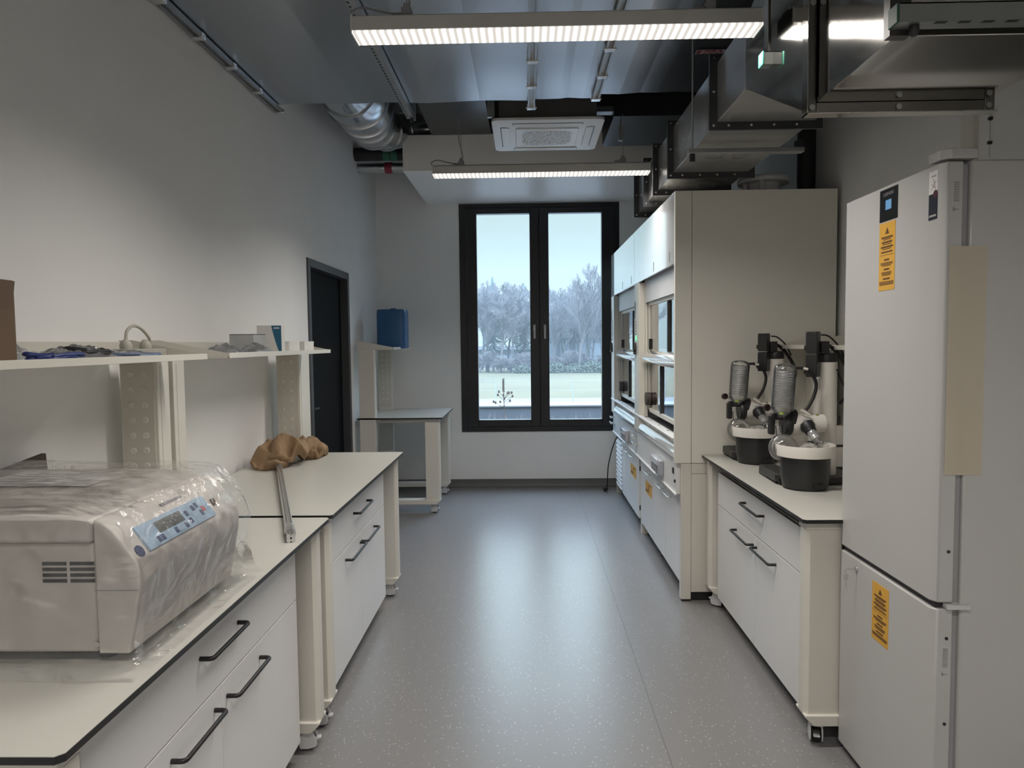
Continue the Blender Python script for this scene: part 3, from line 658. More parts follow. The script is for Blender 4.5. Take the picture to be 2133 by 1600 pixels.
    v = c0+Vector((-.078, -.02, .032)); MB().lathe(v, [(.017, -.008), (.017, .008), (.011, .009), (.011, -.002)], n=20, axis=(.2, -1, .1)).build('vent_tap', M('tap_brown', (.03, .018, .016), .4), co, smooth=40)
    MB().cyl(c0+Vector((-.012, -.03, -.0)), c0+Vector((-.012, -.03, .012)), .012, n=14).build('green_cap', M('lime_cap', (.30, .42, .10), .5), co)
    rf = MB().sphere((1.193, 3.31, 1.078), .066, 28, 18); rf.cyl((1.18, 3.325, 1.135), (1.18, 3.335, 1.18), .016, n=16)
    rf.build('receiving_flask', LABG, t, smooth=60)
    # hoses
    MB().tube(smoothpath([(cx-.02, cy+.02, 1.602), (cx+.02, cy+.03, 1.595), (cx+.075, cy+.05, 1.55), (cx+.11, cy+.06, 1.49)], 8), .0042, 6).build('signal_cable', BLACKR, t, smooth=60)
    MB().tube(smoothpath([(cx-.005, cy-.01, 1.556), (cx+.05, cy+.02, 1.525), (cx+.105, cy+.03, 1.45), (cx+.125, cy+.03, 1.38), (cx+.10, cy+.02, 1.31), (cx+.075, cy+.03, 1.27)], 8), .0095, 8).build('vacuum_hose', BLACKR, t, smooth=60)
    MB().tube(smoothpath([c1+Vector((.075, 0, -.02)), c1+Vector((.11, .0, -.035)), c1+Vector((.145, .01, -.09)), c1+Vector((.135, .01, -.155)), c1+Vector((.098, .0, -.215))], 8), .0085, 8).build('cooling_hose', BLACKR, t, smooth=60)
    mb = MB().cyl(c1+Vector((.079, -.004, -.021)), c1+Vector((.10, -.006, -.026)), .0065, n=10); mb.cyl(c1+Vector((.07, -.01, -.215)), c1+Vector((.11, -.015, -.24)), .006, n=10); mb.build('hose_fitting', DEVW, t)
    MB().tube(smoothpath([(cx+.035, cy+.0, 1.475), (cx+.045, cy-.02, 1.42), (cx+.075, cy-.02, 1.36)], 6), .004, 6).build('power_lead', BLACKR, t, smooth=60)
    return t
e1 = evaporator()
e2 = copy_tree(e1); e2.location += Vector((-.002, .69, 0)); e2['label'] = 'rotary evaporator standing farther back, next to the fume hood'
t = thing('vacuum_pump', (1.56, 3.78, .9), 'white vacuum pump box with black bands behind the near evaporator', 'pump')
mb = B(1.50, 1.62, 3.64, 3.80, .925, 1.14); mb.build('housing', DEVW, t, bevel=.006)
B(1.503, 1.617, 3.643, 3.797, .902, .925).build('base', BLACKP, t); B(1.498, 1.622, 3.638, 3.802, 1.03, 1.042).build('band', BLACKP, t); B(1.51, 1.61, 3.65, 3.79, 1.14, 1.19).build('cap', BLACKP, t, bevel=.01)

# ------------------------------------------------------------------ centrifuge in its bag
t = thing('centrifuge', (-1.2, 1.74, .9), 'beige bench-top centrifuge with a blue keypad, wrapped in clear plastic', 'centrifuge')
YC0, YC1 = 1.472, 2.0
PR = [(-.858, .922), (-.842, 1.0), (-.832, 1.06), (-.829, 1.10), (-.834, 1.122), (-.846, 1.140), (-.866, 1.168), (-.884, 1.192), (-.905, 1.208), (-.925, 1.214)]
MB().prism(PR+[(-.925, .922)], YC0, YC1, 'y').build('front_console', DEVG, t, smooth=35, bevel=.004)
B(-1.55, -.928, YC0+.006, YC1, .922, 1.162).build('body', DEVG, t, bevel=.008)
pl = [(-1.55, 1.164), (-.929, 1.164), (-.929, 1.212), (-.97, 1.224), (-1.05, 1.232), (-1.55, 1.232)]
MB().prism(pl, YC0-.004, YC1, 'y').build('lid', DEVG, t, smooth=35, bevel=.008)
mb = MB()
for x in (-1.48, -.93):
    for y in (1.52, 1.95): mb.cyl((x, y, .9), (x, y, .922), .018, n=14)
mb.build('foot', BLACKR, t)
B(-1.5, -.9, YC0+.03, YC1-.03, .912, .9215).build('underside', BLACK, t)
mb = MB()
for i in range(4):
    for a, b in ((-1.042, -.990), (-.982, -.930)): mb.box(a, b, YC0+.0045, YC0+.0065, 1.122-.0125*i-.0075, 1.122-.0125*i)
mb.build('vent_slots', BLACK, t)
B(-.9275, -.834, YC0-.0012, YC0-.0002, 1.0605, 1.0625).build('seam', GREYP, t)
MB().cyl((-.93, YC0+.006, .942), (-.93, YC0+.002, .942), .006, n=12).build('screw', CHROME, t)
def slope(tt, y, out=0.):
    a, b = Vector((-.836, y, 1.124)), Vector((-.8945, y, 1.2005)); n_ = Vector((.8, 0, .6)); return a+(b-a)*tt+n_*(out-.0005)
def plate(name, t0, t1, ya, yb, o0, o1, mat, par):
    q = [slope(t0, ya, o0), slope(t0, yb, o0), slope(t1, yb, o0), slope(t1, ya, o0)]; q2 = [slope(t0, ya, o1), slope(t0, yb, o1), slope(t1, yb, o1), slope(t1, ya, o1)]
    return MB().rings([q, q2]).build(name, mat, par)
kp = plate('keypad', .04, .70, 1.53, 1.86, 0., .0075, PANELB, t)
plate('screen', .30, .60, 1.60, 1.72, .0075, .0080, LCD, kp)
for ya, t0 in ((1.575, .1), (1.592, .1), (1.655, .1), (1.705, .1), (1.735, .14), (1.735, .36), (1.775, .42), (1.795, .45), (1.80, .2)):
    plate('button', t0, t0+.16, ya, ya+.014, .0075, .0080, NAVY, kp)
plate('stop_button', .28, .44, 1.815, 1.832, .0075, .0082, M('pink_red', (.55, .14, .18), .5), kp)
plate('warning_triangle', .3, .5, 1.885, 1.905, .0, .0062, BROWNP, t)
mb = MB().lathe(slope(.16, 1.502, .003), [(.014, 0), (.014, .001)], n=20, axis=(.8, 0, .6)); mb.build('round_sticker', NAVY, t)
plate('lid_catch', .90, .97, 1.68, 1.78, .0, .005, GREYP, t)
# clear plastic bag drawn over it
def bag_pt(u, v):
    """u round the outline (front bottom -> over the top -> back), v along y with the near and far ends closed"""
    ol = [(-.80, .9025), (-.832, .912), (-.838, .95), (-.822, 1.02), (-.808, 1.10), (-.822, 1.145), (-.855, 1.195), (-.895, 1.232), (-.97, 1.246), (-1.10, 1.250), (-1.25, 1.252), (-1.40, 1.250), (-1.56, 1.245)]
    f = u*(len(ol)-1); i = min(int(f), len(ol)-2); q = f-i
    x = ol[i][0]*(1-q)+ol[i+1][0]*q; z = ol[i][1]*(1-q)+ol[i+1][1]*q
    y = 1.452+(2.035-1.452)*v
    k = noise.noise(Vector((x*7, y*9, z*9)))*.008+abs(noise.noise(Vector((x*19, y*23, z*21+4))))*.007
    nx = .55 if x > -.9 else .0
    return Vector((x+k*nx, y, z+k*(1-nx)))
def bag_end(far):
    """closing sheet at one end: from the table up to the top outline"""
    def fn(u, v):
        x = -.812-.75*u; zt = 1.236 if u > .12 else 1.09+(1.236-1.09)*math.sqrt(u/.12)
        z = .9022+(zt-.9022)*v
        y0 = 1.452 if not far else 2.035; s = -1 if not far else 1
        flare = (1-v)**6*.062
        k = noise.noise(Vector((x*8, z*9, 3.1)))*.007+abs(noise.noise(Vector((x*22, z*15, 8))))*.008
        return Vector((x+flare*.15*(1-u), y0+s*(flare+(k if v < .93 else 0)*(1 if not far else 1)), z))
    return fn
mb = MB().grid(bag_pt, 90, 60); mb.grid(bag_end(False), 80, 34); mb.grid(bag_end(True), 60, 26)
o = mb.build('plastic_bag', FILM, loc=(-1.2, 1.74, .9), smooth=180)
tag(o, 'crumpled clear plastic bag drawn over the centrifuge', 'plastic bag')
pp = thing('paper_sheet', (-1.25, 1.86, 1.2335), 'white printed sheet lying under the film on top of the centrifuge', 'paper')
MB().grid(lambda u, v: Vector((-1.40+.30*u, 1.73+.21*v, 1.2345+.003*sin(3.1*u+2*v))), 14, 10).build('sheet', PAPER, pp, smooth=180)
mb = MB()
for i in range(5): mb.box(-1.36, -1.36+random.uniform(.12, .2), 1.75+.034*i, 1.753+.034*i, 1.2378, 1.2381)
mb.build('print', GREYP, pp)
o = MB().box(-1.56, -1.545, 1.42, 2.25, .902, 1.20, Matrix.Rotation(radians(6), 3, 'X')).build('cardboard_sheet', CARDD, loc=(-1.55, 1.8, .902))
tag(o, 'dark cardboard sheet propped behind the centrifuge against the wall', 'cardboard')

# ------------------------------------------------------------------ rods and crumpled paper on the bench
t = thing('rod_bundle', (-1.08, 3.1, .9), 'bundle of long metal rods taped together lying across both benches', 'rods')
r0, r1 = Vector((-.818, 2.40, .908)), Vector((-1.372, 3.86, .908)); d = (r1-r0).normalized(); u = Vector((d.y, -d.x, 0))
for k, (a, z) in enumerate(((-.0075, 0), (.0075, 0), (-.0075, .0142), (.0075, .0142))):
    p, q = r0+u*a+Vector((0, 0, z)), r1+u*a+Vector((0, 0, z)); MB().tube([p, q], .0078, 8, rot=pi/8).build('rod', ALU, t, smooth=20)
for f0, f1 in ((.03, .10), (.955, .995)):
    pts = [r0.lerp(r1, f0+(f1-f0)*i/8)+Vector((0, 0, .009)) for i in range(9)]
    MB().tube(pts, [.0185+.004*noise.noise(Vector((i*1.7, f0*9, 0))) for i in range(9)], 12).build('plastic_wrap', BAG, t, smooth=40)
def sheet_heap(mb, c, a, b, h, seed, rot=0., lift=.02, folds=9, dip=.0):
    """a crumpled sheet: a domed patch broken into flat facets by crossing folds, its rim curling back under itself"""
    rd = random.Random(seed); R_ = Matrix.Rotation(rot, 3, 'Z'); c = Vector(c); sd = Vector((seed*1.3, seed*.7, 0)); fo = []
    for i in range(folds):
        t = rd.uniform(0, pi); f = rd.uniform(26, 80); fo.append((cos(t), sin(t), f, rd.uniform(0, 6), rd.uniform(.45, .95)/f))
    nr, na = 26, 72; vs = []
    for i in range(nr+1):
        for k in range(na):
            q = 2*pi*k/na; u = i/nr; e = 1+.22*noise.noise(Vector((cos(q)*1.3, sin(q)*1.3, seed)))+.10*noise.noise(Vector((cos(q)*4, sin(q)*4, seed)))
            cu = u if u < .86 else .86+(u-.86)*(.5-1.6*(u-.86)/.14)
            x, y = a*cu*e*cos(q), b*cu*e*sin(q); wx = x+.022*noise.noise(Vector((x*13, y*13, seed))); wy = y+.022*noise.noise(Vector((x*13, y*13, seed+5)))
            z = h*max(0, 1-u**2.1)**.7+lift*(1+.8*noise.noise(Vector((cos(q)*2, sin(q)*2, seed+3))))*min(1, u*1.5)*(1 if u < .86 else 1-.9*(u-.86)/.14)
            for cx_, cy_, f, p, am in fo:
                t_ = ((wx*cx_+wy*cy_)*f+p)/pi % 2; z += am*(abs(t_-1)-.5)*1.6
            P = c+R_ @ Vector((x, y, 0)); P.z = c.z+max(.0015+.0008*rd.random(), z); vs.append(P)
    fs = []
    for i in range(nr):
        for k in range(na): fs.append((i*na+k, i*na+(k+1) % na, (i+1)*na+(k+1) % na, (i+1)*na+k))
    mb._add(vs, fs)
mb = MB()
sheet_heap(mb, (-1.445, 3.93, .9), .125, .17, .085, 3, .3, .012)
sheet_heap(mb, (-1.385, 4.03, .925), .150, .20, .115, 8, .2, .016)
sheet_heap(mb, (-1.315, 4.31, .9), .105, .215, .07, 5, .12, .022)
o = mb.build('crumpled_paper', KRAFT, loc=(-1.39, 4.1, .9))
tag(o, 'crumpled brown packing paper on the bench beside the door', 'packing paper')

# ------------------------------------------------------------------ things on the left shelves
SZ = 1.5375
t = thing('cardboard_box', (-1.36, 1.6, SZ), 'tall brown cardboard box at the left end of the shelf', 'box')
B(-1.52, -1.30, 1.45, 1.79, SZ, 1.752).build('carton', CARD, t, bevel=.002)
MB().box(-1.305, -1.296, 1.46, 1.78, 1.66, 1.75, Matrix.Rotation(radians(8), 3, 'Y')).build('flap', CARD, t)
def pouch(x0, x1, y0, y1, h, seed, mat, name, label, cat, group=None):
    def fn(u, v):
        e = (sin(pi*u)*sin(pi*v))**.55 if 0 < u < 1 and 0 < v < 1 else 0
        p = Vector((x0+(x1-x0)*u, y0+(y1-y0)*v, 0))
        k = noise.noise(p*16+Vector((seed, 0, 0)))*.4+abs(noise.noise(p*34+Vector((0, seed, 0))))*.5
        return Vector((p.x, p.y, SZ+.001+h*e*(.75+k)))
    mb = MB().grid(fn, 30, 36); mb.grid(lambda u, v: Vector((x0+(x1-x0)*u, y0+(y1-y0)*v, SZ+.0008)), 1, 1)
    o = mb.build(name, mat, loc=((x0+x1)/2, (y0+y1)/2, SZ), smooth=180); return tag(o, label, cat, group)
def coil(x0, x1, y0, y1, h, r, n, seed, mat, name, label, cat, group=None):
    rnd = random.Random(seed); pts = []
    for i in range(n*10):
        a = 2*pi*i/10; k = 1-.35*rnd.random()
        pts.append(((x0+x1)/2+(x1-x0)/2*cos(a)*k, (y0+y1)/2+(y1-y0)/2*sin(a)*k, SZ+r+.001+h*(i/(n*10))*(.6+.4*rnd.random())))
    o = MB().tube(smoothpath(pts, 3), r, 6).build(name, mat, loc=((x0+x1)/2, (y0+y1)/2, SZ), smooth=60); return tag(o, label, cat, group)
BLUEC = M('blue_cable', (.02, .035, .16), .45)
GREYB = M('blue_grey_cable', (.12, .16, .26), .45)
coil(-1.33, -1.235, 1.80, 2.03, .022, .006, 5, 3, BLUEC, 'blue_cable', 'dark blue cable coiled beside the cardboard box', 'cable', 'cables on the long shelf')
coil(-1.36, -1.25, 1.98, 2.16, .034, .007, 6, 5, BLACKR, 'black_cable', 'bundle of black cable inside the grey plastic bag', 'cable', 'cables on the long shelf')
coil(-1.42, -1.245, 2.24, 2.50, .014, .006, 5, 9, GREYB, 'blue_grey_cable', 'flat coil of blue-grey cable below the plug extension', 'cable', 'cables on the long shelf')
pouch(-1.40, -1.238, 1.92, 2.20, .05, 4.1, BAG, 'plastic_pouch', 'clear plastic bag holding black cable on the long shelf', 'plastic bag', 'plastic bags on the shelves')
pouch(-1.47, -1.238, 2.20, 2.53, .03, 7.7, BAG, 'plastic_pouch', 'flat clear plastic bag over the blue-grey cable', 'plastic bag', 'plastic bags on the shelves')
pouch(-1.52, -1.40, 1.86, 2.14, .05, 1.7, BAG, 'plastic_pouch', 'empty clear plastic bag against the back of the long shelf', 'plastic bag', 'plastic bags on the shelves')
t = thing('plug_strip', (-1.44, 2.55, SZ), 'grey socket strip with two round plugs joined by a looping cord', 'socket strip')
B(-1.43, -1.37, 2.42, 2.685, SZ, SZ+.036).build('strip', M('strip_grey', (.36, .35, .32), .5), t, bevel=.004)
PLUG = M('plug_ivory', (.40, .39, .33), .5)
for y in (2.46, 2.588): MB().lathe((-1.40, y, SZ+.036), [(.020, 0), (.021, .012), (.017, .024), (.007, .034)], n=18).build('plug', PLUG, t, smooth=40)
MB().tube(smoothpath([(-1.40, 2.46, SZ+.068), (-1.40, 2.472, SZ+.10), (-1.40, 2.515, SZ+.118), (-1.40, 2.565, SZ+.108), (-1.40, 2.61, SZ+.08), (-1.405, 2.63, SZ+.06), (-1.408, 2.64, SZ+.038)]), .0055, 8).build('cord', PLUG, t, smooth=60)
# second shelf
t = thing('blue_and_white_box', (-1.345, 3.725, SZ), 'white box with a curved teal-blue panel standing on the shelf', 'box')
bxw = B(-1.41, -1.28, 3.70, 3.75, SZ, 1.685).build('carton', PAPER, t, bevel=.001)
n_ = 12; pl = [(-1.281, 1.684), (-1.281, SZ+.001)]+[(-1.289-(1.333-1.289)*((i/n_)**.75), SZ+.001+(1.684-SZ-.001)*(i/n_)) for i in range(n_+1)]
MB().prism(pl, 3.6992, 3.6997, 'y').build('printed_panel', TEAL, bxw)
B(-1.32, -1.29, 3.6988, 3.6992, 1.667, 1.675).build('print', LGREY, bxw)
t = thing('small_box', (-1.33, 3.90, SZ), 'small white carton next to the blue and white box', 'box', 'small white cartons on the shelf')
B(-1.37, -1.295, 3.86, 4.04, SZ, 1.600).build('carton', PAPER, t, bevel=.001); B(-1.371, -1.294, 3.858, 4.042, 1.594, 1.602).build('lid', PAPER, t)
t2 = copy_tree(t); t2.location += Vector((.0, .27, 0)); t2['label'] = 'small white carton at the end of the shelf by the door'
t = thing('flat_tray', (-1.395, 3.54, SZ), 'low white tray box with a dark rim at the back of the shelf', 'box')
B(-1.455, -1.335, 3.46, 3.62, SZ, 1.634).build('tray', M('tray_grey', (.40, .41, .41), .5), t); B(-1.456, -1.334, 3.459, 3.621, 1.6345, 1.637).build('rim', DARKM, t)
pouch(-1.40, -1.235, 2.95, 3.22, .05, 3.3, BAG, 'plastic_pouch', 'crumpled clear bag at the near end of the shelf by the door', 'plastic bag', 'plastic bags on the shelves')
pouch(-1.36, -1.235, 3.235, 3.485, .06, 6.3, BAG, 'plastic_pouch', 'crumpled clear bag leaning towards the blue and white box', 'plastic bag', 'plastic bags on the shelves')
# canister in the far corner
t = thing('blue_canister', (-1.30, 6.98, SZ), 'blue plastic canister on the shelf in the far corner', 'canister')
def rr(x0, x1, y0, y1, r, n=5):
    P = []
    for cx_, cy_, a0 in ((x1-r, y1-r, 0), (x0+r, y1-r, pi/2), (x0+r, y0+r, pi), (x1-r, y0+r, 3*pi/2)):
        P += [(cx_+r*cos(a0+pi/2*i/n), cy_+r*sin(a0+pi/2*i/n)) for i in range(n+1)]
    return P
mb = MB(); rg = []
for z, sc in ((0, .95), (.015, 1.), (.11, 1.), (.12, .985), (.13, 1.), (.33, 1.), (.365, .985), (.38, .93)):
    rg.append([Vector((-1.31+(x+1.31)*sc, 6.98+(y-6.98)*sc, SZ+z)) for x, y in rr(-1.455, -1.165, 6.86, 7.10, .06)])
mb.rings(rg); mb.build('body', BLUE, t, smooth=50); MB().cyl((-1.31, 7.02, SZ+.38), (-1.31, 7.02, SZ+.395), .03, n=18).build('cap', BLUE, t)
# notice on the wall beside the column
o = thing('wall_label', (XL+.002, 2.98, 1.2), 'faint printed notice on the left wall beside the service column', 'notice')
B(XL+.0002, XL+.001, 2.99, 3.10, 1.10, 1.31).build('sheet', M('faint_label', (.50, .49, .48), .6), o)
mb = MB()
for z, a, b in ((1.29, 2.992, 3.06), (1.275, 2.992, 3.08), (1.262, 3.02, 3.07), (1.13, 3.04, 3.07), (1.20, 3.03, 3.05)): mb.box(XL+.001, XL+.0014, a, b, z-.004, z+.004)
mb.build('print', GREYP, o)

# ------------------------------------------------------------------ ceiling: lamps
LAMP_W = 14.
def lamp():
    t = thing('ceiling_lamp', (.115, 2.575, 2.662), 'long LED strip lamp hanging nearest the camera', 'ceiling lamp', 'LED strip lamps hung in a row')
    x0, x1, y0, y1, z0 = -.598, .828, 2.518, 2.632, 2.662
    mb = MB().prism([(y0, z0+.007), (y1, z0+.007), (y1-.006, z0+.058), (y0+.006, z0+.058)], x0, x1, 'x'); mb.box(x0, x1, y0+.03, y1-.03, z0+.058, z0+.070)
    hs = mb.build('housing', LAMPH, t, bevel=.002)
    mb = MB().prism([(y0+.002, z0+.007), (y0+.004, z0), (y1-.004, z0), (y1-.002, z0+.007)], x0+.004, x1-.004, 'x')
    mb.build('lens', LED, t)
    ld = bpy.data.lights.new('lamp_light', 'AREA'); ld.shape = 'RECTANGLE'; ld.size = 1.40; ld.size_y = .10; ld.energy = LAMP_W; ld.color = (1, .94, .87); ld.spread = radians(150)
    lo_ = bpy.data.objects.new('lamp_light', ld); C.objects.link(lo_); lo_.parent = t; lo_.location = (0, 0, -.004)
    mb = B(x0, x0+.004, y0-.001, y1+.001, z0-.002, z0+.06); mb.box(x1-.004, x1, y0-.001, y1+.001, z0-.002, z0+.06); mb.build('end_cap', M('clear_cap', (.75, .74, .72), .3), t)
    for x in (-.41, .655):
        mb = B(x-.018, x+.018, 2.556, 2.594, z0+.070, z0+.10); mb.box(x-.011, x+.011, 2.566, 2.584, z0+.10, z0+.118); mb.box(x-.055, x-.018, 2.57, 2.58, z0+.078, z0+.088)
        b = mb.build('clip', GREYP, t, bevel=.002)
        MB().tube([(x, 2.575, z0+.115), (x, 2.575, 3.05)], .0016, 6).build('wire', GREYP, b)
    MB().tube(smoothpath([(x0+.005, 2.575, z0+.064), (x0-.012, 2.575, z0+.09), (x0+.03, 2.575, z0+.108), (x0+.10, 2.575, z0+.092), (-.43, 2.575, z0+.085), (-.40, 2.575, z0+.12), (-.425, 2.58, z0+.25), (-.428, 2.585, 3.05)]), .0035, 6).build('cable', GREYP, t, smooth=60)
    return t
l1 = lamp()
l2 = copy_tree(l1); l2.location = Vector((.108, 4.765, 2.684)); l2['label'] = 'long LED strip lamp hanging farther away, near the window'
for y in (.385, -1.80, -3.6):
    l = copy_tree(l1); l.location = Vector((.118, y, 2.662)); l['label'] = 'LED strip lamp hung over the part of the room behind the camera'

# ------------------------------------------------------------------ ceiling: rectangular supply ducts
DZ = 3.085
def duct(x0, x1, y0, y1, label, tilt, seed):
    t = thing('ventilation_duct', ((x0+x1)/2, y1, DZ), label, 'air duct', 'flat galvanised supply ducts under the ceiling')
    rnd = random.Random(seed); n = 5; xs = [x0]+sorted(x0+(x1-x0)*(i+rnd.uniform(-.25, .25))/n for i in range(1, n))+[x1]
    zs = [0]+[rnd.uniform(-.5, 1)*tilt*.4 for _ in range(n-1)]+[0]
    po = [(x, DZ+z) for x, z in zip(xs, zs)]+[(x1, 3.52), (x0, 3.52)]
    MB().prism(po, y0, y1, 'y').build('casing', GALV, t)
    mb = MB()
    for y in (y1-1.2, y1-2.4): mb.box(x0+.002, x1-.002, y, y+.004, DZ-.006, DZ)
    return t
duct(-1.585, -.735, -4.0, 4.51, 'galvanised duct along the left wall ending before the window', .022, 11)
duct(-.731, .045, -4.0, 4.52, 'galvanised duct in the middle left above the first lamp', .020, 4)
duct(.049, .437, -4.0, 4.49, 'narrow galvanised duct between the two clamped rails', .012, 8)
duct(.441, 1.05, -4.0, 4.42, 'galvanised duct with the red arrow label beside the grey exhaust duct', .020, 6)
def clamp_rail(x, y0, y1, label, ncl=5):
    t = thing('duct_rail', (x, y1, DZ-.03), label, 'duct rail', 'clamped rails under the supply ducts')
    mb = MB()
    for a in (-.017, .017): mb.box(x+a-.005, x+a+.005, y0, y1, DZ-.030, DZ-.012)
    mb.box(x-.022, x+.022, y0, y1-.02, DZ-.012, DZ-.007); mb.build('profile', STRUT, t)
    for i in range(ncl):
        y = y1-.03-(i*.37); mb = B(x-.028, x+.028, y-.02, y+.02, DZ-.036, DZ-.008); mb.cyl((x-.034, y, DZ-.026), (x+.034, y, DZ-.026), .005, n=8)
        mb.build('clamp', CHROME, t, bevel=.002)
clamp_rail(.047, 1.4, 4.60, 'clamped double rail in the middle of the ceiling ducts', 9)
clamp_rail(.439, 1.4, 4.46, 'clamped double rail right of the ceiling centre', 9)
clamp_rail(-1.555, 1.4, 4.60, 'clamped duct rail running along the top of the left wall', 9)
t = thing('perforated_rail', (-.735, 4.66, DZ-.04), 'perforated mounting rail under the ducts, ending near the round duct', 'mounting rail')
mb = MB(); x = -.735
mb.box(x-.022, x+.022, 2.2, 4.68, DZ-.012, DZ-.008); mb.box(x-.022, x-.019, 2.2, 4.68, DZ-.046, DZ-.012); mb.box(x+.019, x+.022, 2.2, 4.68, DZ-.046, DZ-.012); mb.box(x-.022, x+.022, 2.2, 4.68, DZ-.049, DZ-.046)
rl = mb.build('profile', STRUT, t)
mb = MB()
for i in range(60): mb.box(x-.016, x-.006, 2.25+.04*i, 2.27+.04*i, DZ-.0496, DZ-.0488)
h = mb.build('rail_holes', BLACK, rl)  # punched holes of the rail, drawn as small black blocks
mb = MB().cyl((x, 2.36, DZ-.07), (x, 2.36, DZ-.05), .012, n=12); mb.cyl((x+.01, 4.665, DZ-.075), (x+.01, 4.665, DZ-.05), .012, n=12); mb.build('nut', BLACKP, rl)
mb = B(x-.0, x+.03, 4.69, 4.715, DZ-.30+.25, 3.5); mb.build('drop_rod', STRUT, t)
# red arrow label on the duct
t = thing('duct_label', (.985, 3.80, DZ-.004), 'dark red arrow label with white lettering under the right duct', 'label')
zz = DZ-.006
def zl(x, y): a = radians(-2); return (.985+(x*cos(a)-y*sin(a)), 3.80+(x*sin(a)+y*cos(a)))
MB().prism([zl(-.088, -.026), zl(.048, -.026), zl(.088, 0), zl(.048, .026), zl(-.088, .026)], zz-.0006, zz, 'z').build('arrow', LGREY, t)
MB().prism([zl(-.084, -.022), zl(.044, -.022), zl(.044, .022), zl(-.084, .022)], zz-.0010, zz-.0005, 'z').build('red_field', RED, t)
text('lettering', 'Zuluft', .043, PAPER, t, (.970, 3.802, zz-.0014), (1, -.035, 0), (-.035, -1, 0))
# round duct from the end of the left duct to the soffit
t = thing('round_vent_duct', (-1.1, 5.4, 3.3), 'round galvanised duct elbow curving down above the door', 'round duct')
path = [(-1.19, 4.515, 3.30), (-1.18, 4.68, 3.29), (-1.17, 4.95, 3.315), (-1.19, 5.30, 3.345), (-1.23, 5.65, 3.37), (-1.24, 6.0, 3.385), (-1.14, 6.28, 3.43), (-.95, 6.44, 3.50), (-.70, 6.50, 3.52), (-.4, 6.50, 3.52)]
rad = [.16, .17, .225, .225, .205, .18, .15, .125, .11, .11]
P_ = smoothpath(path, 6)
def rat(i): f = i/6; k = min(int(f), len(rad)-2); return rad[k]+(rad[k+1]-rad[k])*(f-k)
MB().tube(P_, [rat(i) for i in range(len(P_))], 36).build('duct', GALV2, t, smooth=50)
for i in (9, 14, 19, 24, 29, 34, 39):
    p, q = P_[i], P_[i+1]; d = (q-p).normalized()
    MB().tube([p-d*.008, p-d*.006, p+d*.006, p+d*.008], [rat(i)+.0, rat(i)+.012, rat(i)+.012, rat(i)], 36).build('seam_ring', GALV2, t, smooth=40)
# insulated pipes from the wall opening to the soffit
o = thing('insulated_pipe', (-1.3, 6.86, 3.34), 'thick black insulated pipe with green labels above the far bench', 'pipe')
MB().cyl((XL+.002, 6.80, 3.375), (-1.058, 6.80, 3.375), .062, n=24).build('pipe', DARKM, o, smooth=40)
for x in (-1.33, -1.26): MB().tube([(x, 6.80, 3.375-(.004 if x > -1.3 else 0)), (x+.06, 6.80, 3.375)], .0635, 24, caps=False).build('green_label', GREEN, o)
o = thing('foil_pipe', (-1.3, 7.1, 3.26), 'silver foil-wrapped pipe with a red label under the black pipe', 'pipe')
FOIL = M('foil', (.62, .62, .62), .28, 1., bump=.6, bscale=14)
MB().tube([(XL+.002+i*(.545/10), 6.92, 3.275) for i in range(11)], [.046+.004*noise.noise(Vector((i*.9, 0, 0))) for i in range(11)], 20).build('pipe', FOIL, o, smooth=60)
MB().tube([(-1.34, 6.92, 3.275), (-1.27, 6.92, 3.275)], .0525, 20, caps=False).build('red_label', M('red_tag', (.32, .03, .06), .5), o)

# ------------------------------------------------------------------ ceiling cassette
t = thing('ceiling_air_conditioner', (.15, 5.13, 3.03), 'white ceiling cassette air conditioner in front of the window soffit', 'air conditioner')
AX, AY, hs = .158, 5.115, .373; ACW = M('ac_white', (.72, .72, .71), .4, var=.01)
B(AX-.325, AX+.325, AY-.30, AY+.30, 3.066, 3.42).build('casing', M('ac_casing', (.13, .13, .13), .6), t)
mb = MB(); rg = []
for sc, z in ((.86, 3.030), (1.0, 3.036), (1.0, 3.052), (.93, 3.062)):
    rg.append([Vector((x, y, z)) for x, y in rr(AX-hs*sc, AX+hs*sc, AY-hs*sc, AY+hs*sc, .045)])
mb.rings(rg); fp = mb.build('face_plate', ACW, t, smooth=30)
gm, gn, gl = nt('ac_grille'); out = gn.new('ShaderNodeOutputMaterial'); bs = gn.new('ShaderNodeBsdfPrincipled'); tc = gn.new('ShaderNodeTexCoord'); vo = gn.new('ShaderNodeTexVoronoi'); vo.inputs['Scale'].default_value = 70
rmp = gn.new('ShaderNodeValToRGB'); rmp.color_ramp.elements[0].color = (.16, .16, .16, 1); rmp.color_ramp.elements[1].color = (.66, .66, .65, 1); rmp.color_ramp.elements[0].position = .25; rmp.color_ramp.elements[1].position = .5
gl.new(tc.outputs['Object'], vo.inputs['Vector']); gl.new(vo.outputs['Distance'], rmp.inputs[0]); gl.new(rmp.outputs[0], bs.inputs['Base Color']); gl.new(bs.outputs[0], out.inputs[0])
mb = MB().prism(rr(AX-.215, AX+.215, AY-.215, AY+.215, .02), 3.022, 3.0305, 'z'); ip = mb.build('intake_panel', ACW, t, bevel=.003)
MB().prism(rr(AX-.17, AX+.17, AY-.16, AY+.16, .07), 3.0205, 3.0225, 'z').build('grille', gm, ip)
mb = MB()
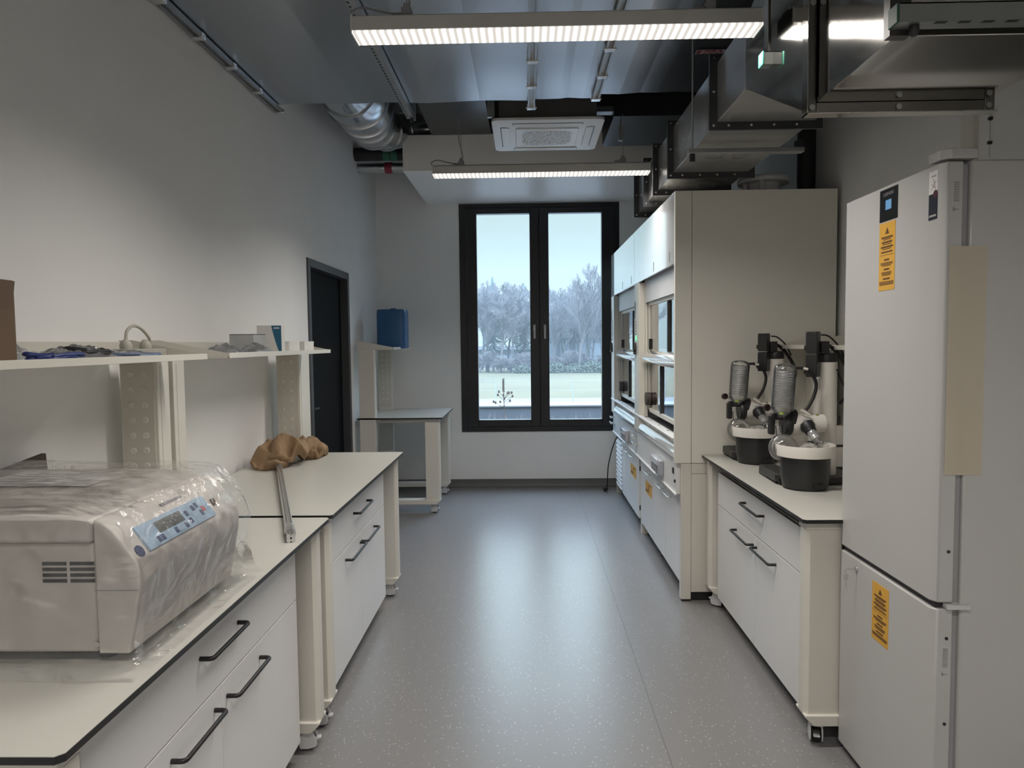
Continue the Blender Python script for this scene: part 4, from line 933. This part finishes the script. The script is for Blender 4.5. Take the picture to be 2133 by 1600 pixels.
for k in range(4):
    R_ = Matrix.Rotation(k*pi/2, 3, 'Z'); c = Vector((AX, AY, 0))
    po = [c+R_ @ Vector(v) for v in ((-.235, -.320, 0), (.235, -.320, 0), (.235, -.285, 0), (-.235, -.285, 0))]
    q = MB().rings([[p+Vector((0, 0, 3.0285)) for p in po], [p+Vector((0, 0, 3.034)) for p in po]]).build('outlet_slot', BLACK, fp)
    po = [c+R_ @ Vector(v) for v in ((-.23, -.312, 0), (.23, -.312, 0), (.23, -.262, 0), (-.23, -.262, 0))]
    MB().rings([[p+Vector((0, 0, 3.0235+(.004 if i < 2 else 0))) for i, p in enumerate(po)], [p+Vector((0, 0, 3.0265+(.004 if i < 2 else 0))) for i, p in enumerate(po)]]).build('flap', ACW, fp)
mb = B(AX-.40, AX-.352, AY-.34, AY-.31, 3.07, 3.26); mb.box(AX-.40, AX-.325, AY-.33, AY-.31, 3.26, 3.285); mb.build('bracket', STRUT, t)
mb = MB().cyl((AX+.39, AY+.05, 3.10), (AX+.325, AY+.05, 3.12), .035, .04, n=14); mb.build('drain_sleeve', FOIL, t)
MB().cyl((AX+.52, AY-.02, 3.02), (AX+.52, AY-.02, 3.6), .005, n=8).build('hanger_rod', STRUT, t)
B(AX+.505, AX+.535, AY-.035, AY-.005, 2.99, 3.09).build('hanger_end', STRUT, t)
B(AX+.30, AX+.56, AY-.06, AY+.02, 3.18, 3.215).build('hanger_arm', STRUT, t)
# black ducts above and behind it
o = B(.62, 1.80, 5.0, 5.75, 3.13, 3.62).build('black_vent_duct', M('black_duct', (.03, .031, .034), .35, .4), loc=(1.2, 5.4, 3.13)); tag(o, 'black rectangular duct crossing above the grey exhaust duct', 'air duct', 'dark ducts below the ceiling')
o = B(-.78, -.28, 5.0, 6.1, 3.34, 3.62).build('black_vent_duct', M('black_duct_b', (.05, .052, .056), .3, .5), loc=(-.5, 5.5, 3.34)); tag(o, 'dark duct left of the air conditioner above the soffit', 'air duct', 'dark ducts below the ceiling')

# ------------------------------------------------------------------ exhaust duct over the hoods
EX0, EX1, EZ0, EZ1 = .86, 1.292, 2.552, 2.812
t = thing('exhaust_vent_duct', (1.07, 4.2, EZ0), 'grey flanged exhaust duct running over the fume hoods', 'exhaust duct')
MB().box(EX0, EX1, 2.83, 5.50, EZ0, EZ1).build('casing', PVC, t, bevel=.003)
for y in (3.25, 4.19, 4.66, 5.02, 5.46):
    mb = B(EX0-.004, EX0+.034, y-.006, y, EZ0-.012, EZ1+.012); mb.box(EX1-.034, EX1+.004, y-.006, y, EZ0-.012, EZ1+.012)
    mb = B(EX0-.035, EX0, y-.008, y+.006, EZ0-.035, EZ1+.035); mb.box(EX1, EX1+.035, y-.008, y+.006, EZ0-.035, EZ1+.035)
    mb.box(EX0, EX1, y-.008, y+.006, EZ0-.035, EZ0); mb.box(EX0, EX1, y-.008, y+.006, EZ1, EZ1+.035)
    fl = mb.build('flange', PVCD, t)
    mb = MB()
    for x, z in [(EX0-.017, EZ0-.017), (EX0-.017, (EZ0+EZ1)/2), (EX0-.017, EZ1+.017)]+[(EX0+.10*i+.05, EZ0-.017) for i in range(4)]:
        mb.cyl((x, y-.008, z), (x, y-.014, z), .006, n=8)
    mb.build('bolts', CHROME, fl)
mb = MB()
for x, r in ((1.0, .045), (1.14, .04)): mb.lathe((x, 3.84, EZ0-.0004), [(r, 0), (r, .0003), (r-.007, .0003), (r-.007, 0)], n=20, cap0=False, cap1=False)
mb.build('marking', M('faint_marking', (.10, .10, .10), .5), t)
t = thing('support_rail', (1.04, 3.55, 2.51), 'grey support rail hung below the exhaust duct', 'support rail')
B(.80, 1.36, 3.53, 3.575, 2.492, 2.514).build('profile', STRUT, t, bevel=.002)
MB().cyl((.822, 3.55, 2.47), (.822, 3.55, 3.6), .005, n=8).build('threaded_rod', STRUT, t)
MB().cyl((.822, 3.55, 2.455), (.822, 3.55, 2.492), .013, n=12).build('end_stop', BLACKP, t); B(1.325, 1.355, 3.53, 3.575, 2.514, 2.55).build('packer', DARKM, t)
# big stainless duct above the refrigerator
t = thing('stainless_vent_duct', (1.28, 2.2, 2.35), 'large stainless steel duct with a bolted frame, above and before the refrigerator', 'air duct')
bx0, bx1, by0, by1, bz = .908, 1.425, 1.795, 2.27, 2.315
B(bx0, bx1, by0, by1, bz, 3.07).build('casing', STEEL, t, bevel=.002)
mb = B(bx0-.03, bx0, by1, by1+.03, bz-.035, 3.07); mb.box(bx1, bx1+.03, by1, by1+.03, bz-.035, 3.07); mb.box(bx0, bx1, by1, by1+.03, bz-.035, bz); mb.box(bx0+.0, bx0+.012, by1-.02, by1, bz+.01, 3.06)
ff = mb.build('frame', M('frame_steel', (.17, .165, .15), .3, .9), t, bevel=.002)
mb = B(bx0-.033, bx0-.030, by1-.012, by1+.03, bz-.038, 3.07); mb.box(bx0-.033, bx1+.033, by1-.012, by1+.03, bz-.038, bz-.035); mb.build('frame_edge', STEEL, ff)
mb = MB()
for x, z in ((bx0-.015, bz-.016), (bx0-.015, bz+.30), (1.16, bz-.018), (bx1+.01, bz-.018)): mb.cyl((x, by1, z), (x, by1-.006, z), .009, n=12)
mb.build('bolts', STRUT, ff)
rg = []
for y, a, b, c, d in ((by1+.03, bx0-.02, bx1+.02, bz-.02, 3.07), (2.83, EX0, EX1, EZ0, EZ1)):
    rg.append([(a, y, c), (b, y, c), (b, y, d), (a, y, d)])
MB().rings(rg).build('transition', STEEL, t)
mb = B(bx0-.03, bx0+.02, by0-.03, by0, bz-.01, 3.07); mb.build('near_flange', M('frame_dark', (.08, .08, .078), .4, .8), t)
for nm, x0, x1, y, z, lab in (('strut', .880, 1.70, 1.745, 2.322, ''), ('strut', .842, .96, 2.585, 2.548, '')):
    mb = B(x0, x1, y-.021, y+.021, z+.038, z+.041); mb.box(x0, x1, y-.021, y-.018, z, z+.041); mb.box(x0, x1, y+.018, y+.021, z, z+.041); mb.box(x0, x1, y-.021, y+.021, z-.003, z)
    so = mb.build('support_strut', M('strut_galv', (.30, .32, .31), .45, .8), t)
    mb = MB()
    for i in range(int((x1-x0-.1)/.055)): mb.box(x0+.085+i*.055, x0+.112+i*.055, y-.0215, y-.009, z-.0036, z-.0029)
    if x1-x0 > .3: mb.build('slots', BLACK, so)
    B(x0-.006, x0, y-.022, y+.022, z-.004, z+.042).build('green_cap', GREENC if x0 < .86 else M('dark_green_cap', (.03, .09, .075), .5), so, bevel=.002)
    MB().lathe((x0+.045, y, z-.003), [(.011, 0), (.012, -.014), (.007, -.024)], n=14).build('nut', BLACKP, so, smooth=40)
B(.868, .915, 2.60, 2.632, 2.60, 3.07).build('rear_flange', bpy.data.materials['frame_dark'], t, bevel=.002)
B(.864, .868, 2.60, 2.632, 2.60, 3.07).build('flange_edge', STEEL, t)
# trunking and small fixings on the right wall
o = B(1.838, XR, 3.00, 3.085, 2.12, ZC-.01).build('cable_trunking', CREAM2, loc=(XR, 3.04, 2.12)); tag(o, 'vertical cable trunking on the right wall above the refrigerator', 'cable trunking')
t = thing('wall_pull_cord', (XR-.004, 2.915, 2.4), 'thin cord between two black wall fixings above the refrigerator', 'cord')
for z in (2.355, 2.449): MB().cyl((XR-.001, 2.915, z), (XR-.014, 2.915, z), .007, n=10).build('fixing', BLACKP, t)
MB().cyl((XR-.008, 2.915, 2.30), (XR-.008, 2.915, 2.48), .001, n=5).build('cord', GREYP, t)

# ------------------------------------------------------------------ outdoors
G0 = -3.0
g = B(-260, 260, 58, 420, G0-.5, G0); struct(g, 'ground', GRASS)
struct(B(-260, 260, 14.5, 58, G0-.5, G0+.02), 'path', CONC)
struct(B(-9, 10, YF+.33, 13.0, -.3, .12), 'roof_terrace', SOIL)
struct(B(-9, 10, 13.0, 13.22, -.6, .405), 'parapet_wall', ZINC)
struct(B(-9, 10, 12.96, 13.6, .405, .43), 'parapet_trim', COPING)
# dry grass of the green roof
mb = MB(); rnd = random.Random(3)
for i in range(2600):
    x, y = rnd.uniform(-3.2, 3.6), rnd.uniform(8.3, 12.8); h = rnd.uniform(.08, .26); a = rnd.uniform(0, 2*pi); l = rnd.uniform(.02, .13)
    p = Vector((x, y, .12)); q = p+Vector((cos(a)*l, sin(a)*l, h)); s = Vector((.004, 0, 0)); mb._add([p-s, p+s, q], [(0, 1, 2)])
o = mb.build('dry_grass', DRYG, loc=(0, 10, .12)); tag(o, 'dry pale grass growing on the roof outside the window', 'grass', kind='stuff')
t = thing('dried_plant', (-.33, 10.2, .12), 'tall dried brown flower stalk in front of the left pane', 'plant')
DB = M('dead_stalk', (.08, .055, .05), .9)
MB().tube([(-.33, 10.2, .12), (-.325, 10.2, .6), (-.335, 10.2, 1.08)], [.008, .007, .003], 6).build('stem', DB, t)
for i in range(26):
    z = rnd.uniform(.88, 1.07); a = rnd.uniform(0, 2*pi); mbx = None
mb = MB()
for i in range(30):
    z = .88+.19*i/30; a = i*2.4; mb.sphere((-.335+.012*cos(a), 10.2+.012*sin(a), z), .009, 6, 4)
for i in range(12):
    a = i*.52; l = rnd.uniform(.08, .17); z = rnd.uniform(.66, .82); e = Vector((-.328+l*cos(a), 10.2+l*sin(a)*.6, z+.06)); mb.tube([(-.328, 10.2, z-.03), e], .003, 4); mb.sphere(e, .016, 6, 4, (1, 1, 1.6))
mb.build('seed_heads', DB, t)
# wire fence
t = thing('wire_fence', (0, 44, G0), 'thin wire fence with slim posts at the edge of the lawn', 'fence')
FM = M('fence_wire', (.30, .33, .34), .6, .5)
for x in [-12+2.5*i for i in range(12)]: MB().cyl((x, 46, G0), (x, 46, G0+2.2), .03, n=6).build('post', FM, t)
mb = MB()
for z in (.3, .9, 1.5, 2.1): mb.box(-13, 17, 45.995, 46.005, G0+z, G0+z+.012)
mb.build('wire', FM, t)
# trees
def tree_meshes(seed, H_, spread, levels=4, multi=1, twr=.016, dens=1.):
    rnd = random.Random(seed); A, T = MB(), MB()
    def grow(p, d, L, r, lev):
        n = 4 if lev == 0 else 3; pts = [p]; q = p.copy(); dd = d.copy()
        for i in range(n):
            dd = (dd+Vector((rnd.uniform(-1, 1), rnd.uniform(-1, 1), rnd.uniform(-.3, .7)))*(.12 if lev == 0 else .22)).normalized()
            q = q+dd*(L/n); pts.append(q.copy())
        rs = [r*(1-.6*i/n) for i in range(n+1)]
        (A if lev < 2 else T).tube(pts, rs, 6 if lev == 0 else (4 if lev == 1 else 3), caps=False)
        if lev >= levels: return
        k = int((15, 11, 9, 6)[lev]*dens)
        for j in range(k):
            f = (.28 if lev == 0 else .2)+(1-(.28 if lev == 0 else .2))*(j+rnd.random())/k; x = f*n; i0 = min(int(x), n-1)
            pp = pts[i0].lerp(pts[i0+1], x-i0); ax = (pts[i0+1]-pts[i0]).normalized()
            u, w_ = frame_of(ax); a = rnd.uniform(0, 2*pi); sp = spread*(1 if lev == 0 else 1.0)*rnd.uniform(.7, 1.2)
            nd = (ax*cos(sp)+(u*cos(a)+w_*sin(a))*sin(sp)+Vector((0, 0, .18))).normalized()
            nl = L*(.50 if lev == 0 else .52)*(1.15-.6*f)*rnd.uniform(.8, 1.15)
            grow(pp, nd, nl, max(twr*(1 if lev >= 2 else 1.6), rs[i0]*(.5 if lev == 0 else .45)), lev+1)
    for m in range(multi):
        b = Vector((rnd.uniform(-.3, .3)*(multi > 1), rnd.uniform(-.3, .3)*(multi > 1), 0)); d = Vector((rnd.uniform(-.5, .5)*(multi > 1)*.7, rnd.uniform(-.2, .2)*(multi > 1), 1)).normalized()
        grow(b, d, H_*.78, .016*H_ if multi == 1 else .011*H_, 0)
    return A, T
def plant_proto(name, seed, H_, spread, label, cat, group, **k):
    t = thing(name, (0, 0, 0), label, cat, group); A, T = tree_meshes(seed, H_, spread, **k)
    A.build('trunk', BARK, t); T.build('branches', TWIG, t); return t
protos = [plant_proto('bare_tree', s, h, sp, '', 'tree', 'bare trees beyond the lawn', twr=.018) for s, h, sp in ((1, 15.5, .62), (2, 14.5, .72), (3, 16, .55))]
spots = [(-6.3, 113, 0, .93, 'tall bare tree at the far left of the left pane, behind the fir'), (-4.0, 109, 1, 1.0, 'bare tree seen left of centre in the left pane'), (-2.5, 112, 2, .90, 'slender bare tree in the middle of the left pane'),
    (-.6, 116, 1, .85, 'bare tree behind the spruce at the right of the left pane'), (4.2, 112, 1, .84, 'bare tree at the left edge of the right pane'), (7.9, 108, 2, 1.04, 'tallest bare tree with an upright crown in the right pane'),
    (6.2, 118, 0, .92, 'bare tree behind the pale hall in the right pane'), (10.0, 113, 0, .92, 'bare tree at the right side of the right pane'), (12.0, 110, 1, .82, 'bare tree at the right edge of the right pane'),
    (2.0, 115, 0, .9, 'bare tree hidden behind the window mullion'), (-9.5, 112, 2, .9, 'bare tree left of the view through the window'), (-13, 114, 1, .95, 'bare tree farther left beyond the window'), (15, 112, 2, .9, 'bare tree right of the view through the window'), (19, 114, 0, .95, 'bare tree farther right beyond the window'), (-17, 113, 0, .9, 'bare tree farthest left in the row'), (23, 113, 1, .9, 'bare tree farthest right in the row'), (-7.6, 121, 1, .95, 'bare tree in the back row at the left edge of the left pane'), (-5.0, 122, 2, .95, 'bare tree in the back row behind the fir'), (-3.1, 121, 0, .92, 'bare tree in the back row, middle of the left pane'), (-1.5, 122, 1, .9, 'bare tree in the back row left of the spruce'), (5.2, 123, 2, .88, 'bare tree in the back row, left part of the right pane'), (7.2, 122, 1, .92, 'bare tree in the back row behind the tallest tree'), (9.0, 123, 2, .9, 'bare tree in the back row right of the tallest tree'), (11.4, 122, 0, .88, 'bare tree in the back row, right part of the right pane')]
used = set()
for x, y, k, s, lab in spots:
    t = protos[k] if k not in used else copy_tree(protos[k]); used.add(k)
    t.location = (x, y, G0); t.rotation_euler = (0, 0, x*1.7); t.scale = (s, s, s); t['label'] = lab
def conifer(x, y, H_, R0, label, seed):
    t = thing('conifer', (x, y, G0), label, 'tree', 'conifers beyond the lawn'); rnd = random.Random(seed)
    MB().tube([(x, y, G0), (x, y, G0+H_)], [.18, .02], 6).build('trunk', BARK, t); mb = MB()
    for i in range(900):
        f = rnd.random()**.8; z = G0+H_*(.18+.82*f); r = R0*(1-f)**.8*rnd.uniform(.75, 1.05)+.05; a = rnd.uniform(0, 2*pi); w_ = rnd.uniform(.10, .22)
        e = Vector((x+r*cos(a), y+r*sin(a), z-.18*r-.1)); b = Vector((x, y, z+.15)); s = Vector((-sin(a), cos(a), 0))*w_
        m_ = b.lerp(e, .6); mb._add([b, m_+s, e, m_-s], [(0, 1, 2), (0, 2, 3)])
    mb.build('needles', NEEDLE, t)
conifer(-5.4, 116.5, 15.2, 3.2, 'dark fir rising above the bare trees at the left', 5)
conifer(-.44, 118.5, 14.4, 2.4, 'pointed spruce beside the mullion in the left pane', 6)
sh = plant_proto('bare_shrub', 21, 3.4, .9, '', 'shrub', 'leafless shrubs under the trees', levels=3, multi=6, twr=.013, dens=.9)
sl = ['far left', 'left', 'left middle', 'middle of the left pane', 'right of the left pane', 'right end of the left pane', 'behind the mullion', 'left of the right pane', 'middle left of the right pane', 'middle of the right pane', 'right of the right pane', 'right edge of the right pane']
for i in range(12):
    t = sh if i == 0 else copy_tree(sh); t.location = (-7.4+1.75*i, 110+1.6*sin(i*2.1), G0); t.rotation_euler = (0, 0, i*1.3); t.scale = (1.3, 1.1, .85+.2*sin(i*1.7))
    t['label'] = 'leafless shrub under the trees, '+sl[i]
def bush(x, y, R0, h, label, seed):
    rnd = random.Random(seed); mb = MB()
    for i in range(1300):
        a = rnd.uniform(0, 2*pi); el = rnd.uniform(0, pi/2); r = R0*rnd.uniform(.7, 1.05)
        c = Vector((x+r*cos(a)*cos(el), y+.6*r*sin(a)*cos(el), G0+h*sin(el)*rnd.uniform(.7, 1.05)+.05)); d1 = Vector((rnd.uniform(-1, 1), rnd.uniform(-1, 1), rnd.uniform(-1, 1))).normalized()*.13; d2 = d1.cross(Vector((rnd.uniform(-1, 1), 1, rnd.uniform(-1, 1)))).normalized()*.1
        mb._add([c-d1, c+d2, c+d1, c-d2], [(0, 1, 2, 3)])
    o = mb.build('evergreen_bush', SHRUB, loc=(x, y, G0)); tag(o, label, 'bush', 'low green bushes at the edge of the lawn')
for i, (x, w_, h, lab) in enumerate(((4.4, 1.8, 1.5, 'low green bush at the left edge of the right pane'), (7.3, 2.0, 1.3, 'low green bush in the middle of the right pane'), (9.9, 1.8, 1.7, 'low green bush right of the middle of the right pane'), (12.2, 1.6, 1.4, 'low green bush at the right edge of the right pane'), (-.6, 1.5, 1.1, 'low green bush at the right end of the left pane'))): bush(x, 106.5, w_, h, lab, 40+i)
# halls behind the trees
def hall(x0, x1, y0, z1, roofh, label, nw):
    t = thing('hall', ((x0+x1)/2, y0+6, G0), label, 'building', 'halls behind the trees')
    B(x0, x1, y0, y0+14, G0, z1).build('wall', HALLW, t); B(x0-.6, x1+.6, y0-.6, y0+14.6, z1, z1+roofh).build('roof', HALLR, t)
    for i in range(nw):
        a = x0+(i+.15)*(x1-x0)/nw; B(a, a+.7*(x1-x0)/nw, y0-.06, y0, G0+1.4, z1-1.0).build('window', M('hall_glass', (.20, .23, .28), .3) if i == 0 else bpy.data.materials['hall_glass'], t)
hall(3.0, 16.5, 128, 2.4, 1.3, 'pale hall with a white roof behind the trees in the right pane', 5)
hall(-16, .8, 132, .35, .75, 'low pale building behind the trees in the left pane', 6)

# thin winter mist between the lawn and the trees
hm, hn, hl = nt('mist'); out = hn.new('ShaderNodeOutputMaterial'); vs = hn.new('ShaderNodeVolumeScatter'); vs.inputs['Color'].default_value = (.80, .93, 1, 1); vs.inputs['Density'].default_value = .0014
hl.new(vs.outputs[0], out.inputs['Volume'])
o = B(-120, 120, 62, 145, G0+.05, 16).build('mist', hm, loc=(0, 100, G0)); tag(o, 'thin pale mist hanging over the lawn and among the trees', 'mist', kind='stuff')
# ------------------------------------------------------------------ light and view
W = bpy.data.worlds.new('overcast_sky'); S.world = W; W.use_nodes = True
n = W.node_tree.nodes; l = W.node_tree.links; n.clear()
out = n.new('ShaderNodeOutputWorld'); bg = n.new('ShaderNodeBackground'); tc = n.new('ShaderNodeTexCoord'); sp = n.new('ShaderNodeSeparateXYZ'); cr = n.new('ShaderNodeValToRGB')
nz = n.new('ShaderNodeTexNoise'); nz.inputs['Scale'].default_value = 2.5; nz.inputs['Detail'].default_value = 5
ad = n.new('ShaderNodeMath'); ad.operation = 'MULTIPLY_ADD'; ad.inputs[1].default_value = .10; 
l.new(tc.outputs['Generated'], sp.inputs[0]); l.new(tc.outputs['Generated'], nz.inputs['Vector']); l.new(nz.outputs['Fac'], ad.inputs[0]); l.new(sp.outputs['Z'], ad.inputs[2])
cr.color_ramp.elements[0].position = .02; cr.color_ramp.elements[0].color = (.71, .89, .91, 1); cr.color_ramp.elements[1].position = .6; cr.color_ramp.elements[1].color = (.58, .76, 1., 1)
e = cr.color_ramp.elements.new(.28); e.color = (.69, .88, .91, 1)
# unseen zenith boosted far beyond a natural overcast sky, to light the room
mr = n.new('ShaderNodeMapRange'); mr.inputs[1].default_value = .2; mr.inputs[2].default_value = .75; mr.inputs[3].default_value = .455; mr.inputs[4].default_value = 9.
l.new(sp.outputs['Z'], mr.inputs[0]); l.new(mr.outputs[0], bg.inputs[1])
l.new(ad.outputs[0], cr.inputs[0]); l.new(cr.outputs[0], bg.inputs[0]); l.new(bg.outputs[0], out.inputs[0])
V = S.view_settings; S.display_settings.display_device = 'sRGB'
V.view_transform = 'Standard'; V.look = 'None'; V.exposure = .95; V.gamma = 1.; V.use_curve_mapping = False
cy = S.cycles; cy.use_denoising = True; cy.max_bounces = 12; cy.diffuse_bounces = 8; cy.glossy_bounces = 5; cy.transparent_max_bounces = 24; cy.sample_clamp_indirect = 6.
cy.caustics_reflective = False; cy.caustics_refractive = False
